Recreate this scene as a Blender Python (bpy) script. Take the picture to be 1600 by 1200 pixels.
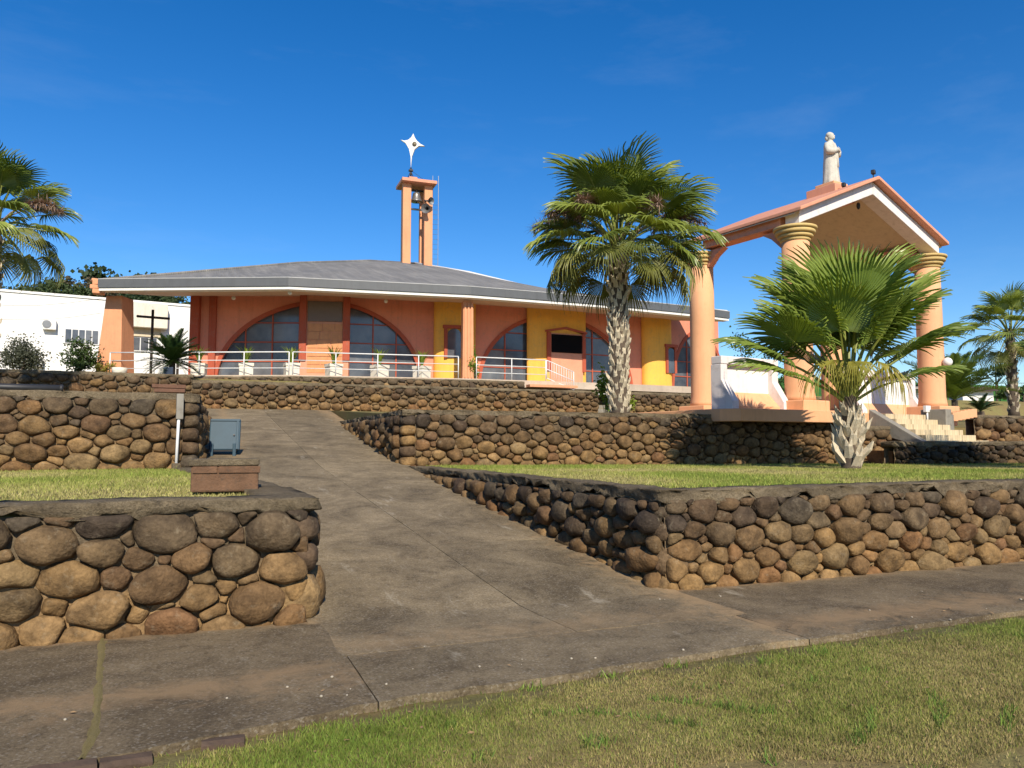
import bpy, math, random
import numpy as np
from mathutils import Vector, Matrix, noise
R = math.radians
random.seed(7)
for o in list(bpy.data.objects): bpy.data.objects.remove(o)
scene = bpy.context.scene
col = scene.collection

# ------------------------------------------------------------------ camera
EYE = 1.6; YAW = 22.0; FPX = 1200.0
PITCH = math.degrees(math.atan(90/1200))
cam = bpy.data.cameras.new('camera'); camo = bpy.data.objects.new('camera', cam); col.objects.link(camo)
camo.location = (0, 0, EYE); camo.rotation_euler = (R(90+PITCH), 0, R(-YAW))
cam.sensor_width = 36; cam.lens = 36*FPX/1600; cam.clip_end = 5000; cam.clip_start = .05
scene.camera = camo
# ------------------------------------------------------------------ world, sun, exposure
SUN_EL = 36.0; SUNX, SUNY = -.131, -.991
world = bpy.data.worlds.new('World'); scene.world = world; world.use_nodes = True
nt = world.node_tree; nt.nodes.clear()
wo = nt.nodes.new('ShaderNodeOutputWorld'); bg = nt.nodes.new('ShaderNodeBackground')
sky = nt.nodes.new('ShaderNodeTexSky'); sky.sky_type = 'NISHITA'; sky.sun_disc = False
sky.sun_elevation = R(SUN_EL); sky.sun_rotation = R(180+4.5); sky.air_density = 1.0; sky.dust_density = 0.3; sky.ozone_density = 3.0; sky.altitude = 600
bg.inputs['Strength'].default_value = 0.11
tc = nt.nodes.new('ShaderNodeTexCoord'); mp = nt.nodes.new('ShaderNodeMapping')
mp.inputs['Rotation'].default_value = (0.2, 0.35, 0.3); mp.inputs['Scale'].default_value = (1.3, 3.0, 7.0)
nz = nt.nodes.new('ShaderNodeTexNoise'); nz.inputs['Scale'].default_value = 2.2; nz.inputs['Detail'].default_value = 7; nz.inputs['Roughness'].default_value = .62
rp = nt.nodes.new('ShaderNodeValToRGB'); rp.color_ramp.elements[0].position = .52; rp.color_ramp.elements[1].position = .9
rp.color_ramp.elements[1].color = (.075, .075, .075, 1)
hs = nt.nodes.new('ShaderNodeHueSaturation'); hs.inputs['Saturation'].default_value = 1.38; hs.inputs['Value'].default_value = 1.14; hs.inputs['Hue'].default_value = .507
mx = nt.nodes.new('ShaderNodeMix'); mx.data_type = 'RGBA'; mx.inputs['B'].default_value = (5.5, 6.3, 7.2, 1)
L = nt.links.new
L(tc.outputs['Generated'], mp.inputs['Vector']); L(mp.outputs[0], nz.inputs['Vector']); L(nz.outputs['Fac'], rp.inputs[0])
L(sky.outputs[0], hs.inputs['Color']); L(hs.outputs[0], mx.inputs['A']); L(rp.outputs[0], mx.inputs['Factor'])
L(mx.outputs['Result'], bg.inputs['Color']); L(bg.outputs[0], wo.inputs[0])
sun = bpy.data.lights.new('sun', 'SUN'); suno = bpy.data.objects.new('sun', sun); col.objects.link(suno)
sun.energy = 5.0; sun.angle = R(.53); sun.color = (1, .905, .75)
to_sun = Vector((SUNX*math.cos(R(SUN_EL)), SUNY*math.cos(R(SUN_EL)), math.sin(R(SUN_EL))))
suno.rotation_euler = to_sun.to_track_quat('Z', 'Y').to_euler(); suno.location = (-5, -30, 40)
vs = scene.view_settings; vs.view_transform = 'Standard'; vs.look = 'None'; vs.exposure = 0.30; vs.gamma = 1; vs.use_curve_mapping = False

# ------------------------------------------------------------------ pixel -> world helpers
ROT = camo.rotation_euler.to_matrix()
CAM = Vector((0, 0, EYE))
FW = Vector((math.sin(R(YAW)), math.cos(R(YAW)), 0)); RT = Vector((math.cos(R(YAW)), -math.sin(R(YAW)), 0))
def ray(px, py): return ROT @ Vector((px-800, 600-py, -FPX))
def atZ(px, py, z): d = ray(px, py); return CAM + d*((z-EYE)/d.z)
def atY(px, py, y): d = ray(px, py); return CAM + d*(y/d.y)
def atD(px, py, dist): d = ray(px, py); return CAM + d*(dist/d.dot(FW))
def onV(px, py, P, Q):                      # pixel on the vertical plane through P and Q
    n = Vector((-(Q[1]-P[1]), Q[0]-P[0], 0)); d = ray(px, py)
    t = (Vector((P[0], P[1], 0))-CAM).dot(n)/d.dot(n); return CAM + d*t

# ------------------------------------------------------------------ material helpers
MATS = {}
def new_mat(name):
    m = bpy.data.materials.new(name); m.use_nodes = True; MATS[name] = m
    return m, m.node_tree, m.node_tree.nodes['Principled BSDF']
def nd(t, kind, **kw):
    n = t.nodes.new(kind)
    for k, v in kw.items():
        if k in n.inputs: n.inputs[k].default_value = v
        else: setattr(n, k, v)
    return n
def coords(t, world=False):
    if world: return nd(t, 'ShaderNodeNewGeometry').outputs['Position']
    return nd(t, 'ShaderNodeTexCoord').outputs['Object']
def noise_fac(t, vec, scale, lo, hi, detail=5, rough=.6, dist=0):
    n = nd(t, 'ShaderNodeTexNoise', Scale=scale, Detail=detail, Roughness=rough, Distortion=dist); t.links.new(vec, n.inputs['Vector'])
    r = nd(t, 'ShaderNodeMapRange'); r.inputs['From Min'].default_value = lo; r.inputs['From Max'].default_value = hi
    t.links.new(n.outputs['Fac'], r.inputs['Value']); return r.outputs['Result'], n.outputs['Fac']
def mixc(t, fac, a, b, blend='MIX'):
    m = nd(t, 'ShaderNodeMix', data_type='RGBA', blend_type=blend)
    for s, v in (('Factor', fac), ('A', a), ('B', b)):
        i = [x for x in m.inputs if x.name == s and (x.type == 'RGBA' or s == 'Factor')][0]
        if hasattr(v, 'is_linked'): t.links.new(v, i)
        elif s == 'Factor': i.default_value = v
        else: i.default_value = (*v, 1) if len(v) == 3 else v
    return [o for o in m.outputs if o.type == 'RGBA'][0]
def bump(t, bsdf, h, dist=.01, strength=.6):
    b = nd(t, 'ShaderNodeBump', Distance=dist, Strength=strength); t.links.new(h, b.inputs['Height']); t.links.new(b.outputs[0], bsdf.inputs['Normal'])
def paint(name, c, rough=.75, var=.18, scale=1.2, dirt=(.25, .2, .16), dirtamt=.35, bumpd=.004, spec=.3, fine=40):
    m, t, b = new_mat(name); v = coords(t, True)
    f1, r1 = noise_fac(t, v, scale, .3, .75); f2, r2 = noise_fac(t, v, scale*5, .52, .8)
    c2 = tuple(x*(1-var) for x in c)
    cc = mixc(t, f1, c, c2)
    mm = nd(t, 'ShaderNodeMath', operation='MULTIPLY'); t.links.new(f2, mm.inputs[0]); mm.inputs[1].default_value = dirtamt
    cc = mixc(t, mm.outputs[0], cc, dirt)
    mp = nd(t, 'ShaderNodeMapping'); mp.inputs['Scale'].default_value = (1, 1, .07); t.links.new(v, mp.inputs['Vector'])
    f4, r4 = noise_fac(t, mp.outputs[0], 6, .5, .75, 6, .7); mk = nd(t, 'ShaderNodeMath', operation='MULTIPLY'); t.links.new(f4, mk.inputs[0]); mk.inputs[1].default_value = min(.45, dirtamt)
    cc = mixc(t, mk.outputs[0], cc, mixc(t, 1.0, cc, (.6, .56, .52), 'MULTIPLY'))
    t.links.new(cc, b.inputs['Base Color']); b.inputs['Roughness'].default_value = rough; b.inputs['Specular IOR Level'].default_value = spec
    f3, r3 = noise_fac(t, v, fine, 0, 1); bump(t, b, r3, bumpd, .5)
    return m
def plain(name, c, rough=.6, metal=0, spec=.4):
    m, t, b = new_mat(name); v = coords(t, True)
    f, r = noise_fac(t, v, 6, .3, .8); t.links.new(mixc(t, f, c, tuple(x*.8 for x in c)), b.inputs['Base Color'])
    b.inputs['Roughness'].default_value = rough; b.inputs['Metallic'].default_value = metal; b.inputs['Specular IOR Level'].default_value = spec
    return m

def stone_mat():
    m, t, b = new_mat('basalt_stone'); oi = nd(t, 'ShaderNodeObjectInfo'); tcn = nd(t, 'ShaderNodeTexCoord')
    off = nd(t, 'ShaderNodeVectorMath', operation='MULTIPLY_ADD'); t.links.new(oi.outputs['Random'], off.inputs[0])
    off.inputs[1].default_value = (37, 53, 71); t.links.new(tcn.outputs['Object'], off.inputs[2]); v = off.outputs[0]
    f1, r1 = noise_fac(t, v, 5, .35, .7, 6, .65); f2, r2 = noise_fac(t, v, 26, .42, .72, 6, .7); f3, r3 = noise_fac(t, v, 9, .56, .72, 6, .75)
    cdark = mixc(t, 1.0, oi.outputs['Color'], (.48, .46, .45), 'MULTIPLY'); clight = mixc(t, 1.0, oi.outputs['Color'], (1.35, 1.3, 1.22), 'MULTIPLY')
    cc = mixc(t, f1, cdark, clight)
    cc = mixc(t, f2, cc, mixc(t, 1.0, cc, (.62, .6, .58), 'MULTIPLY'))
    mm = nd(t, 'ShaderNodeMath', operation='MULTIPLY'); t.links.new(f3, mm.inputs[0]); mm.inputs[1].default_value = .42
    cc = mixc(t, mm.outputs[0], cc, (.30, .25, .17))
    t.links.new(cc, b.inputs['Base Color']); b.inputs['Roughness'].default_value = .88; b.inputs['Specular IOR Level'].default_value = .2
    a = nd(t, 'ShaderNodeMath', operation='MULTIPLY_ADD'); t.links.new(r2, a.inputs[0]); a.inputs[1].default_value = .5; t.links.new(r1, a.inputs[2])
    vor = nd(t, 'ShaderNodeTexVoronoi', Scale=34.0); t.links.new(v, vor.inputs['Vector'])
    a2 = nd(t, 'ShaderNodeMath', operation='MULTIPLY_ADD'); t.links.new(vor.outputs['Distance'], a2.inputs[0]); a2.inputs[1].default_value = .25; t.links.new(a.outputs[0], a2.inputs[2])
    bump(t, b, a2.outputs[0], .022, .9); return m
STONE = stone_mat()
def attr_mat(name, rough=.95, nscale=14, bd=.02, lo=.7, hi=1.2):
    m, t, b = new_mat(name); at = nd(t, 'ShaderNodeVertexColor'); at.layer_name = 'Col'; v = coords(t, True)
    f1, r1 = noise_fac(t, v, nscale, .3, .7); f2, r2 = noise_fac(t, v, nscale*4, .2, .8)
    cc = mixc(t, f1, mixc(t, 1.0, at.outputs['Color'], (lo,)*3, 'MULTIPLY'), mixc(t, 1.0, at.outputs['Color'], (hi,)*3, 'MULTIPLY'))
    cc = mixc(t, f2, mixc(t, 1.0, cc, (.75,)*3, 'MULTIPLY'), cc)
    t.links.new(cc, b.inputs['Base Color']); b.inputs['Roughness'].default_value = rough; b.inputs['Specular IOR Level'].default_value = .15
    a = nd(t, 'ShaderNodeMath', operation='MULTIPLY_ADD'); t.links.new(r2, a.inputs[0]); a.inputs[1].default_value = .4; t.links.new(r1, a.inputs[2])
    bump(t, b, a.outputs[0], bd, .8); return m
MORTAR = attr_mat('lime_mortar')
def coping_mat():
    m, t, b = new_mat('weathered_coping'); v = coords(t, True)
    f1, r1 = noise_fac(t, v, 1.6, .35, .68, 6); f2, r2 = noise_fac(t, v, 18, .35, .7, 6, .7); f3, r3 = noise_fac(t, v, 5, .56, .72, 5, .7)
    cc = mixc(t, f1, (.17, .132, .086), (.33, .26, .165)); cc = mixc(t, f2, mixc(t, 1.0, cc, (.6,)*3, 'MULTIPLY'), cc)
    mm = nd(t, 'ShaderNodeMath', operation='MULTIPLY'); t.links.new(f3, mm.inputs[0]); mm.inputs[1].default_value = .6
    cc = mixc(t, mm.outputs[0], cc, (.05, .042, .035))
    f5, r5 = noise_fac(t, v, 55, .3, .56, 6, .8); cc = mixc(t, f5, mixc(t, 1.0, cc, (.55, .53, .5), 'MULTIPLY'), cc)
    t.links.new(cc, b.inputs['Base Color']); b.inputs['Roughness'].default_value = .95; b.inputs['Specular IOR Level'].default_value = .15
    a = nd(t, 'ShaderNodeMath', operation='MULTIPLY_ADD'); t.links.new(r5, a.inputs[0]); a.inputs[1].default_value = .4; t.links.new(r2, a.inputs[2])
    bump(t, b, a.outputs[0], .05, 1.0); return m
COPING = coping_mat()
def concrete_mat(name, ca, cb, soil, edges=None, streak=True):
    m, t, b = new_mat(name); v = coords(t, True); oi = nd(t, 'ShaderNodeObjectInfo')
    f1, r1 = noise_fac(t, v, 1.1, .34, .66, 8, .68, .8); f2, r2 = noise_fac(t, v, 45, .36, .66, 6, .8); f4, r4 = noise_fac(t, v, 7, .48, .7, 8, .75)
    cc = mixc(t, f1, ca, cb)
    r = nd(t, 'ShaderNodeMapRange'); r.inputs['To Min'].default_value = .82; r.inputs['To Max'].default_value = 1.15; t.links.new(oi.outputs['Random'], r.inputs['Value'])
    cv = nd(t, 'ShaderNodeCombineColor'); [t.links.new(r.outputs[0], cv.inputs[i]) for i in range(3)]
    cc = mixc(t, 1.0, cc, cv.outputs[0], 'MULTIPLY')
    cc = mixc(t, f2, mixc(t, 1.0, cc, (.45, .43, .40), 'MULTIPLY'), cc)
    mm = nd(t, 'ShaderNodeMath', operation='MULTIPLY'); t.links.new(f4, mm.inputs[0]); mm.inputs[1].default_value = .75
    cc = mixc(t, mm.outputs[0], cc, mixc(t, 1.0, cc, (.5, .47, .44), 'MULTIPLY'))
    if streak:                                # pale scuffed lime patches
        mp = nd(t, 'ShaderNodeMapping'); mp.inputs['Scale'].default_value = (1.2, .35, 1); t.links.new(v, mp.inputs['Vector'])
        f5, r5 = noise_fac(t, mp.outputs[0], 2.6, .6, .74, 7, .72); mm = nd(t, 'ShaderNodeMath', operation='MULTIPLY'); t.links.new(f5, mm.inputs[0]); mm.inputs[1].default_value = .7
        cc = mixc(t, mm.outputs[0], cc, (.44, .385, .285))
    wn = nd(t, 'ShaderNodeTexVoronoi', Scale=75.0); t.links.new(v, wn.inputs['Vector'])   # pale aggregate grains
    sp = nd(t, 'ShaderNodeMapRange'); sp.inputs['From Min'].default_value = .86; sp.inputs['From Max'].default_value = .95
    sc = nd(t, 'ShaderNodeSeparateColor'); t.links.new(wn.outputs['Color'], sc.inputs[0]); t.links.new(sc.outputs[0], sp.inputs['Value'])
    mm = nd(t, 'ShaderNodeMath', operation='MULTIPLY'); t.links.new(sp.outputs[0], mm.inputs[0]); mm.inputs[1].default_value = .26
    cc = mixc(t, mm.outputs[0], cc, (.42, .38, .31))
    if edges:                                  # washed-in red soil along the foot of the walls: band round x (or y) = c
        sx = nd(t, 'ShaderNodeSeparateXYZ'); t.links.new(v, sx.inputs[0])
        for ax, c, w, amt in edges:
            d = nd(t, 'ShaderNodeMath', operation='SUBTRACT'); t.links.new(sx.outputs[ax], d.inputs[0]); d.inputs[1].default_value = c
            a = nd(t, 'ShaderNodeMath', operation='ABSOLUTE'); t.links.new(d.outputs[0], a.inputs[0])
            f6, r6 = noise_fac(t, v, 2.6, .3, .7, 9, .72, 1.2)
            k = nd(t, 'ShaderNodeMath', operation='MULTIPLY_ADD'); t.links.new(r6, k.inputs[0]); k.inputs[1].default_value = w*4.2; k.inputs[2].default_value = -w*1.9
            s2 = nd(t, 'ShaderNodeMath', operation='ADD'); t.links.new(a.outputs[0], s2.inputs[0]); t.links.new(k.outputs[0], s2.inputs[1])
            q = nd(t, 'ShaderNodeMapRange'); q.inputs['From Min'].default_value = 0; q.inputs['From Max'].default_value = w; q.inputs['To Min'].default_value = amt; q.inputs['To Max'].default_value = 0
            t.links.new(s2.outputs[0], q.inputs['Value']); cc = mixc(t, q.outputs[0], cc, soil)
    t.links.new(cc, b.inputs['Base Color']); b.inputs['Roughness'].default_value = .92; b.inputs['Specular IOR Level'].default_value = .2
    bump(t, b, r2, .012, .9); return m
RAMPC = concrete_mat('ramp_concrete', (.165, .127, .078), (.37, .29, .178), (.33, .225, .12), edges=[(0, 4.72, .55, .85), (0, .75, .35, .6), (1, 6.2, .5, .45)])
PATHC = concrete_mat('path_concrete', (.145, .109, .067), (.31, .238, .145), (.29, .195, .105), edges=[(1, 5.5, .42, .8), (1, 7.15, .2, .8)])
def foliage_mat(name, c1, c2, tr=.35, rough=.45, hue=None):
    m, t, b = new_mat(name); oi = nd(t, 'ShaderNodeObjectInfo'); v = coords(t)
    f, r = noise_fac(t, v, 3.5, .3, .7); 
    a = nd(t, 'ShaderNodeMath', operation='MULTIPLY_ADD'); t.links.new(oi.outputs['Random'], a.inputs[0]); a.inputs[1].default_value = .8; 
    s = nd(t, 'ShaderNodeMath', operation='MULTIPLY'); t.links.new(f, s.inputs[0]); s.inputs[1].default_value = .3; t.links.new(s.outputs[0], a.inputs[2])
    cc = mixc(t, a.outputs[0], c1, c2)
    t.links.new(cc, b.inputs['Base Color']); b.inputs['Roughness'].default_value = rough; b.inputs['Specular IOR Level'].default_value = .35
    tl = nd(t, 'ShaderNodeBsdfTranslucent'); t.links.new(mixc(t, 1.0, cc, (1.3, 1.25, .5), 'MULTIPLY'), tl.inputs['Color'])
    ms = nd(t, 'ShaderNodeMixShader'); ms.inputs[0].default_value = tr; t.links.new(b.outputs[0], ms.inputs[1]); t.links.new(tl.outputs[0], ms.inputs[2])
    t.links.new(ms.outputs[0], t.nodes['Material Output'].inputs['Surface']); return m
def vcol_mat(name, rough=.7, tr=.25):
    m, t, b = new_mat(name); at = nd(t, 'ShaderNodeVertexColor'); at.layer_name = 'Col'
    t.links.new(at.outputs['Color'], b.inputs['Base Color']); b.inputs['Roughness'].default_value = rough; b.inputs['Specular IOR Level'].default_value = .2
    tl = nd(t, 'ShaderNodeBsdfTranslucent'); t.links.new(at.outputs['Color'], tl.inputs['Color'])
    ms = nd(t, 'ShaderNodeMixShader'); ms.inputs[0].default_value = tr; t.links.new(b.outputs[0], ms.inputs[1]); t.links.new(tl.outputs[0], ms.inputs[2])
    t.links.new(ms.outputs[0], t.nodes['Material Output'].inputs['Surface']); return m
GRASS = vcol_mat('grass_blades')

# ------------------------------------------------------------------ mesh helpers
class MB:
    def __init__(s): s.v = []; s.f = []; s.m = []
    def add(s, vs, fs, mi=0):
        b = len(s.v); s.v += [tuple(x) for x in vs]; s.f += [tuple(i+b for i in f) for f in fs]; s.m += [mi]*len(fs); return s
    def box(s, c, d, rz=0, mi=0, M=None):
        x, y, z = (q/2 for q in d); vs = [Vector((a*x, b*y, e*z)) for e in (-1, 1) for a, b in ((-1, -1), (1, -1), (1, 1), (-1, 1))]
        T = Matrix.Translation(Vector(c)) @ Matrix.Rotation(rz, 4, 'Z')
        if M is not None: T = Matrix.Translation(Vector(c)) @ M.to_4x4()
        return s.add([T @ p for p in vs], [(3, 2, 1, 0), (4, 5, 6, 7), (0, 1, 5, 4), (1, 2, 6, 5), (2, 3, 7, 6), (3, 0, 4, 7)], mi)
    def prism(s, poly, z0, z1, mi=0):
        n = len(poly); vs = [(p[0], p[1], z0) for p in poly]+[(p[0], p[1], z1) for p in poly]
        return s.add(vs, [tuple(range(n-1, -1, -1)), tuple(range(n, 2*n))]+[(i, (i+1) % n, n+(i+1) % n, n+i) for i in range(n)], mi)
    def extr(s, poly3, off, mi=0):              # 3-D polygon pushed along off
        n = len(poly3); vs = [Vector(p) for p in poly3]; vs += [p+Vector(off) for p in vs]
        return s.add(vs, [tuple(range(n)), tuple(range(2*n-1, n-1, -1))]+[(i, n+i, n+(i+1) % n, (i+1) % n) for i in range(n)], mi)
    def tube(s, pts, rad, n=8, mi=0, cap=True):
        pts = [Vector(p) for p in pts]; rad = rad if isinstance(rad, (list, tuple)) else [rad]*len(pts); vs = []; fs = []; ref = None
        for i, p in enumerate(pts):
            t = (pts[min(i+1, len(pts)-1)]-pts[max(i-1, 0)]).normalized()
            if ref is None: ref = t.orthogonal().normalized()
            u = (ref-t*ref.dot(t)); u = u.normalized() if u.length > 1e-6 else t.orthogonal().normalized(); ref = u; w = t.cross(u)
            vs += [p+(u*math.cos(a)+w*math.sin(a))*rad[i] for a in (2*math.pi*k/n for k in range(n))]
        for i in range(len(pts)-1): fs += [(i*n+k, i*n+(k+1) % n, (i+1)*n+(k+1) % n, (i+1)*n+k) for k in range(n)]
        if cap: fs += [tuple(range(n-1, -1, -1)), tuple((len(pts)-1)*n+k for k in range(n))]
        return s.add(vs, fs, mi)
    def lathe(s, c, prof, n=24, mi=0):
        vs = [(c[0]+r*math.cos(2*math.pi*k/n), c[1]+r*math.sin(2*math.pi*k/n), c[2]+z) for r, z in prof for k in range(n)]; m = len(prof)
        fs = [(i*n+k, i*n+(k+1) % n, (i+1)*n+(k+1) % n, (i+1)*n+k) for i in range(m-1) for k in range(n)]
        fs += [tuple(range(n-1, -1, -1)), tuple((m-1)*n+k for k in range(n))]; return s.add(vs, fs, mi)
    def ell(s, c, r, n=12, m=8, mi=0, M=None):
        vs = []; fs = []
        for i in range(m+1):
            a = math.pi*i/m
            for k in range(n):
                b = 2*math.pi*k/n; p = Vector((r[0]*math.sin(a)*math.cos(b), r[1]*math.sin(a)*math.sin(b), r[2]*math.cos(a)))
                if M is not None: p = M @ p
                vs.append(Vector(c)+p)
        for i in range(m): fs += [(i*n+k, (i+1)*n+k, (i+1)*n+(k+1) % n, i*n+(k+1) % n) for k in range(n)]
        return s.add(vs, fs, mi)
    def mesh(s, name, mats, smooth=False):
        me = bpy.data.meshes.new(name); me.from_pydata(s.v, [], s.f)
        for m in (mats if isinstance(mats, (list, tuple)) else [mats]): me.materials.append(m)
        if len(me.materials) > 1: me.polygons.foreach_set('material_index', s.m)
        if smooth: me.polygons.foreach_set('use_smooth', [True]*len(me.polygons))
        me.update(); return me
    def build(s, name, mats, parent=None, smooth=False, bevel=0):
        o = link(name, s.mesh(name, mats, smooth), parent)
        if bevel:
            b = o.modifiers.new('bevel', 'BEVEL'); b.width = bevel; b.segments = 2; b.limit_method = 'ANGLE'
            if smooth is False: pass
        return o
def link(name, data, parent=None, local=False):
    o = bpy.data.objects.new(name, data); col.objects.link(o)
    if parent is not None:
        o.parent = parent
        if not local: o.matrix_parent_inverse = Matrix.Translation(-Vector(WL[parent.name]))
    WL[o.name] = (0, 0, 0); return o
WL = {}
def tag(o, label=None, cat=None, group=None, kind=None):
    for k, v in (('label', label), ('category', cat), ('group', group), ('kind', kind)):
        if v: o[k] = v
    return o
def thing(name, loc, label, cat, group=None, rz=0):
    o = bpy.data.objects.new(name, None); col.objects.link(o); o.location = loc; o.rotation_euler.z = rz; o.empty_display_size = .2
    WL[o.name] = tuple(loc); return tag(o, label, cat, group)
def setcol(me, cols, dom='POINT'):
    a = me.color_attributes.new('Col', 'FLOAT_COLOR', dom); a.data.foreach_set('color', np.asarray(cols, dtype=np.float32).ravel())
def nz3(x, y, z=0.): return noise.noise(Vector((x, y, z)))

# ------------------------------------------------------------------ dry-stone masonry
def clip(poly, nx, ny, c):                      # keep nx*x+ny*y <= c
    out = []
    for i in range(len(poly)):
        a, b = poly[i], poly[(i+1) % len(poly)]; da = nx*a[0]+ny*a[1]-c; db = nx*b[0]+ny*b[1]-c
        if da <= 0: out.append(a)
        if (da < 0 < db) or (db < 0 < da): t = da/(da-db); out.append((a[0]+t*(b[0]-a[0]), a[1]+t*(b[1]-a[1])))
    return out
def cells(L, H, r0, rnd, asp=1.4, spread=(.4, 1.95)):
    H2 = H*asp; pts = []; area = L*H2; target = int(area/(r0*r0*2.9)); radii = sorted((r0*min(1.95, max(.42, math.exp(rnd.gauss(-.1, .42)))) for _ in range(int(target*1.25))), reverse=True)
    g = 2*r0*spread[1]; grid = {}
    for r in radii:
        for _ in range(26):
            x, y = rnd.uniform(0, L), rnd.uniform(0, H2); k = (int(x/g), int(y/g)); ok = True
            for i in (-1, 0, 1):
                for j in (-1, 0, 1):
                    for q in grid.get((k[0]+i, k[1]+j), ()):
                        if (q[0]-x)**2+(q[1]-y)**2 < (.9*(q[2]+r))**2: ok = False; break
                    if not ok: break
                if not ok: break
            if ok: pts.append((x, y, r)); grid.setdefault(k, []).append((x, y, r)); break
    def diagram(pts):
        grid = {}
        for p in pts: grid.setdefault((int(p[0]/g), int(p[1]/g)), []).append(p)
        out = []
        for p in pts:
            poly = [(0, 0), (L, 0), (L, H2), (0, H2)]; k = (int(p[0]/g), int(p[1]/g))
            poly = clip(clip(clip(clip(poly, 1, 0, p[0]+2.4*p[2]), -1, 0, -p[0]+2.4*p[2]), 0, 1, p[1]+2.2*p[2]), 0, -1, -p[1]+2.2*p[2])
            for i in range(-2, 3):
                for j in range(-2, 3):
                    for q in grid.get((k[0]+i, k[1]+j), ()):
                        if q is p: continue
                        nx, ny = q[0]-p[0], q[1]-p[1]; d2 = nx*nx+ny*ny
                        if d2 < 1e-9: continue
                        c = (q[0]**2+q[1]**2-p[0]**2-p[1]**2+p[2]**2-q[2]**2)/2
                        poly = clip(poly, nx, ny, c)
                        if len(poly) < 3: break
                    if len(poly) < 3: break
                if len(poly) < 3: break
            out.append(poly)
        return out
    for it in range(2):
        d = diagram(pts); new = []
        for p, c in zip(pts, d):
            if len(c) >= 3: new.append((.4*p[0]+.6*sum(q[0] for q in c)/len(c), .4*p[1]+.6*sum(q[1] for q in c)/len(c), p[2]))
        pts = new
    return [[(q[0], q[1]/asp) for q in c] for c in diagram(pts) if len(c) >= 3]
def stone_shape(poly, gap, N, rnd, depth, rings):
    cx = sum(p[0] for p in poly)/len(poly); cy = sum(p[1] for p in poly)/len(poly)
    P = [(p[0]-cx, p[1]-cy) for p in poly]; w = max(p[0] for p in P)-min(p[0] for p in P); h = max(p[1] for p in P)-min(p[1] for p in P)
    ch = rnd.uniform(.11, .2)
    for _ in range(2):
        Q = []
        for i in range(len(P)):
            a, b = P[i], P[(i+1) % len(P)]; Q += [((1-ch)*a[0]+ch*b[0], (1-ch)*a[1]+ch*b[1]), (ch*a[0]+(1-ch)*b[0], ch*a[1]+(1-ch)*b[1])]
        P = Q
    s = max(.5, 1-2*gap/max(min(w, h), .03)); P = [(p[0]*s, p[1]*s) for p in P]
    per = [0]
    for i in range(len(P)): a, b = P[i], P[(i+1) % len(P)]; per.append(per[-1]+math.hypot(b[0]-a[0], b[1]-a[1]))
    Q = []; j = 0
    for k in range(N):
        t = per[-1]*k/N
        while per[j+1] < t: j += 1
        a, b = P[j % len(P)], P[(j+1) % len(P)]; f = (t-per[j])/max(per[j+1]-per[j], 1e-9); Q.append((a[0]+f*(b[0]-a[0]), a[1]+f*(b[1]-a[1])))
    hh = min(w, h)*depth*rnd.uniform(.8, 1.2); so = rnd.uniform(0, 99); sm = min(w, h); vs = []
    tx, ty = rnd.uniform(-.3, .3), rnd.uniform(-.2, .3)
    for sc, zz in rings:
        for q in Q:
            x, y = q[0]*sc, q[1]*sc; k = 1+.2*nz3(x/sm*1.6+so, y/sm*1.6, zz*2)
            vs.append((x*k, y*k, hh*zz*(1+.42*nz3(x/sm*1.5, y/sm*1.5+so, 3)+.12*nz3(x/sm*4, y/sm*4+so, 5))+ (tx*x+ty*y)*max(zz, 0)))
    n = len(rings); vs.append((0, 0, hh*1.02*(1+.42*nz3(0, so, 3)+.12*nz3(0, so, 5))))
    fs = [(i*N+k, i*N+(k+1) % N, (i+1)*N+(k+1) % N, (i+1)*N+k) for i in range(n-1) for k in range(N)]
    fs += [((n-1)*N+k, (n-1)*N+(k+1) % N, n*N) for k in range(N)]
    return (cx, cy), vs, fs
HI = [(.94, -.3), (1.0, .1), (.975, .5), (.86, .82), (.55, .98)]
MID = [(.92, -.2), (1.0, .2), (.86, .7), (.5, .95)]
LO = [(.96, -.1), (.95, .45), (.6, .92)]
DARK = [(.105, .07, .042), (.08, .056, .037), (.13, .086, .05), (.115, .084, .052), (.066, .05, .037), (.145, .098, .055), (.10, .08, .056)]
TAN = [(.26, .163, .07), (.215, .135, .06), (.29, .185, .085), (.19, .115, .052), (.24, .165, .08)]
RUST = [(.23, .125, .055), (.26, .15, .065), (.19, .105, .052)]
def stone_color(rnd, f, tan=1.0):
    f = max(0, min(1, f)); x = rnd.random()
    base = rnd.choice(DARK); low = rnd.choice(TAN if rnd.random() < .84 else RUST); k = max(0, min(1, (1-f)*1.25*tan-.12+rnd.uniform(-.28, .28)))
    if x < .08: k = min(1, k+.5)
    return tuple((1-k)*a+k*b for a, b in zip(base, low))
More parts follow.
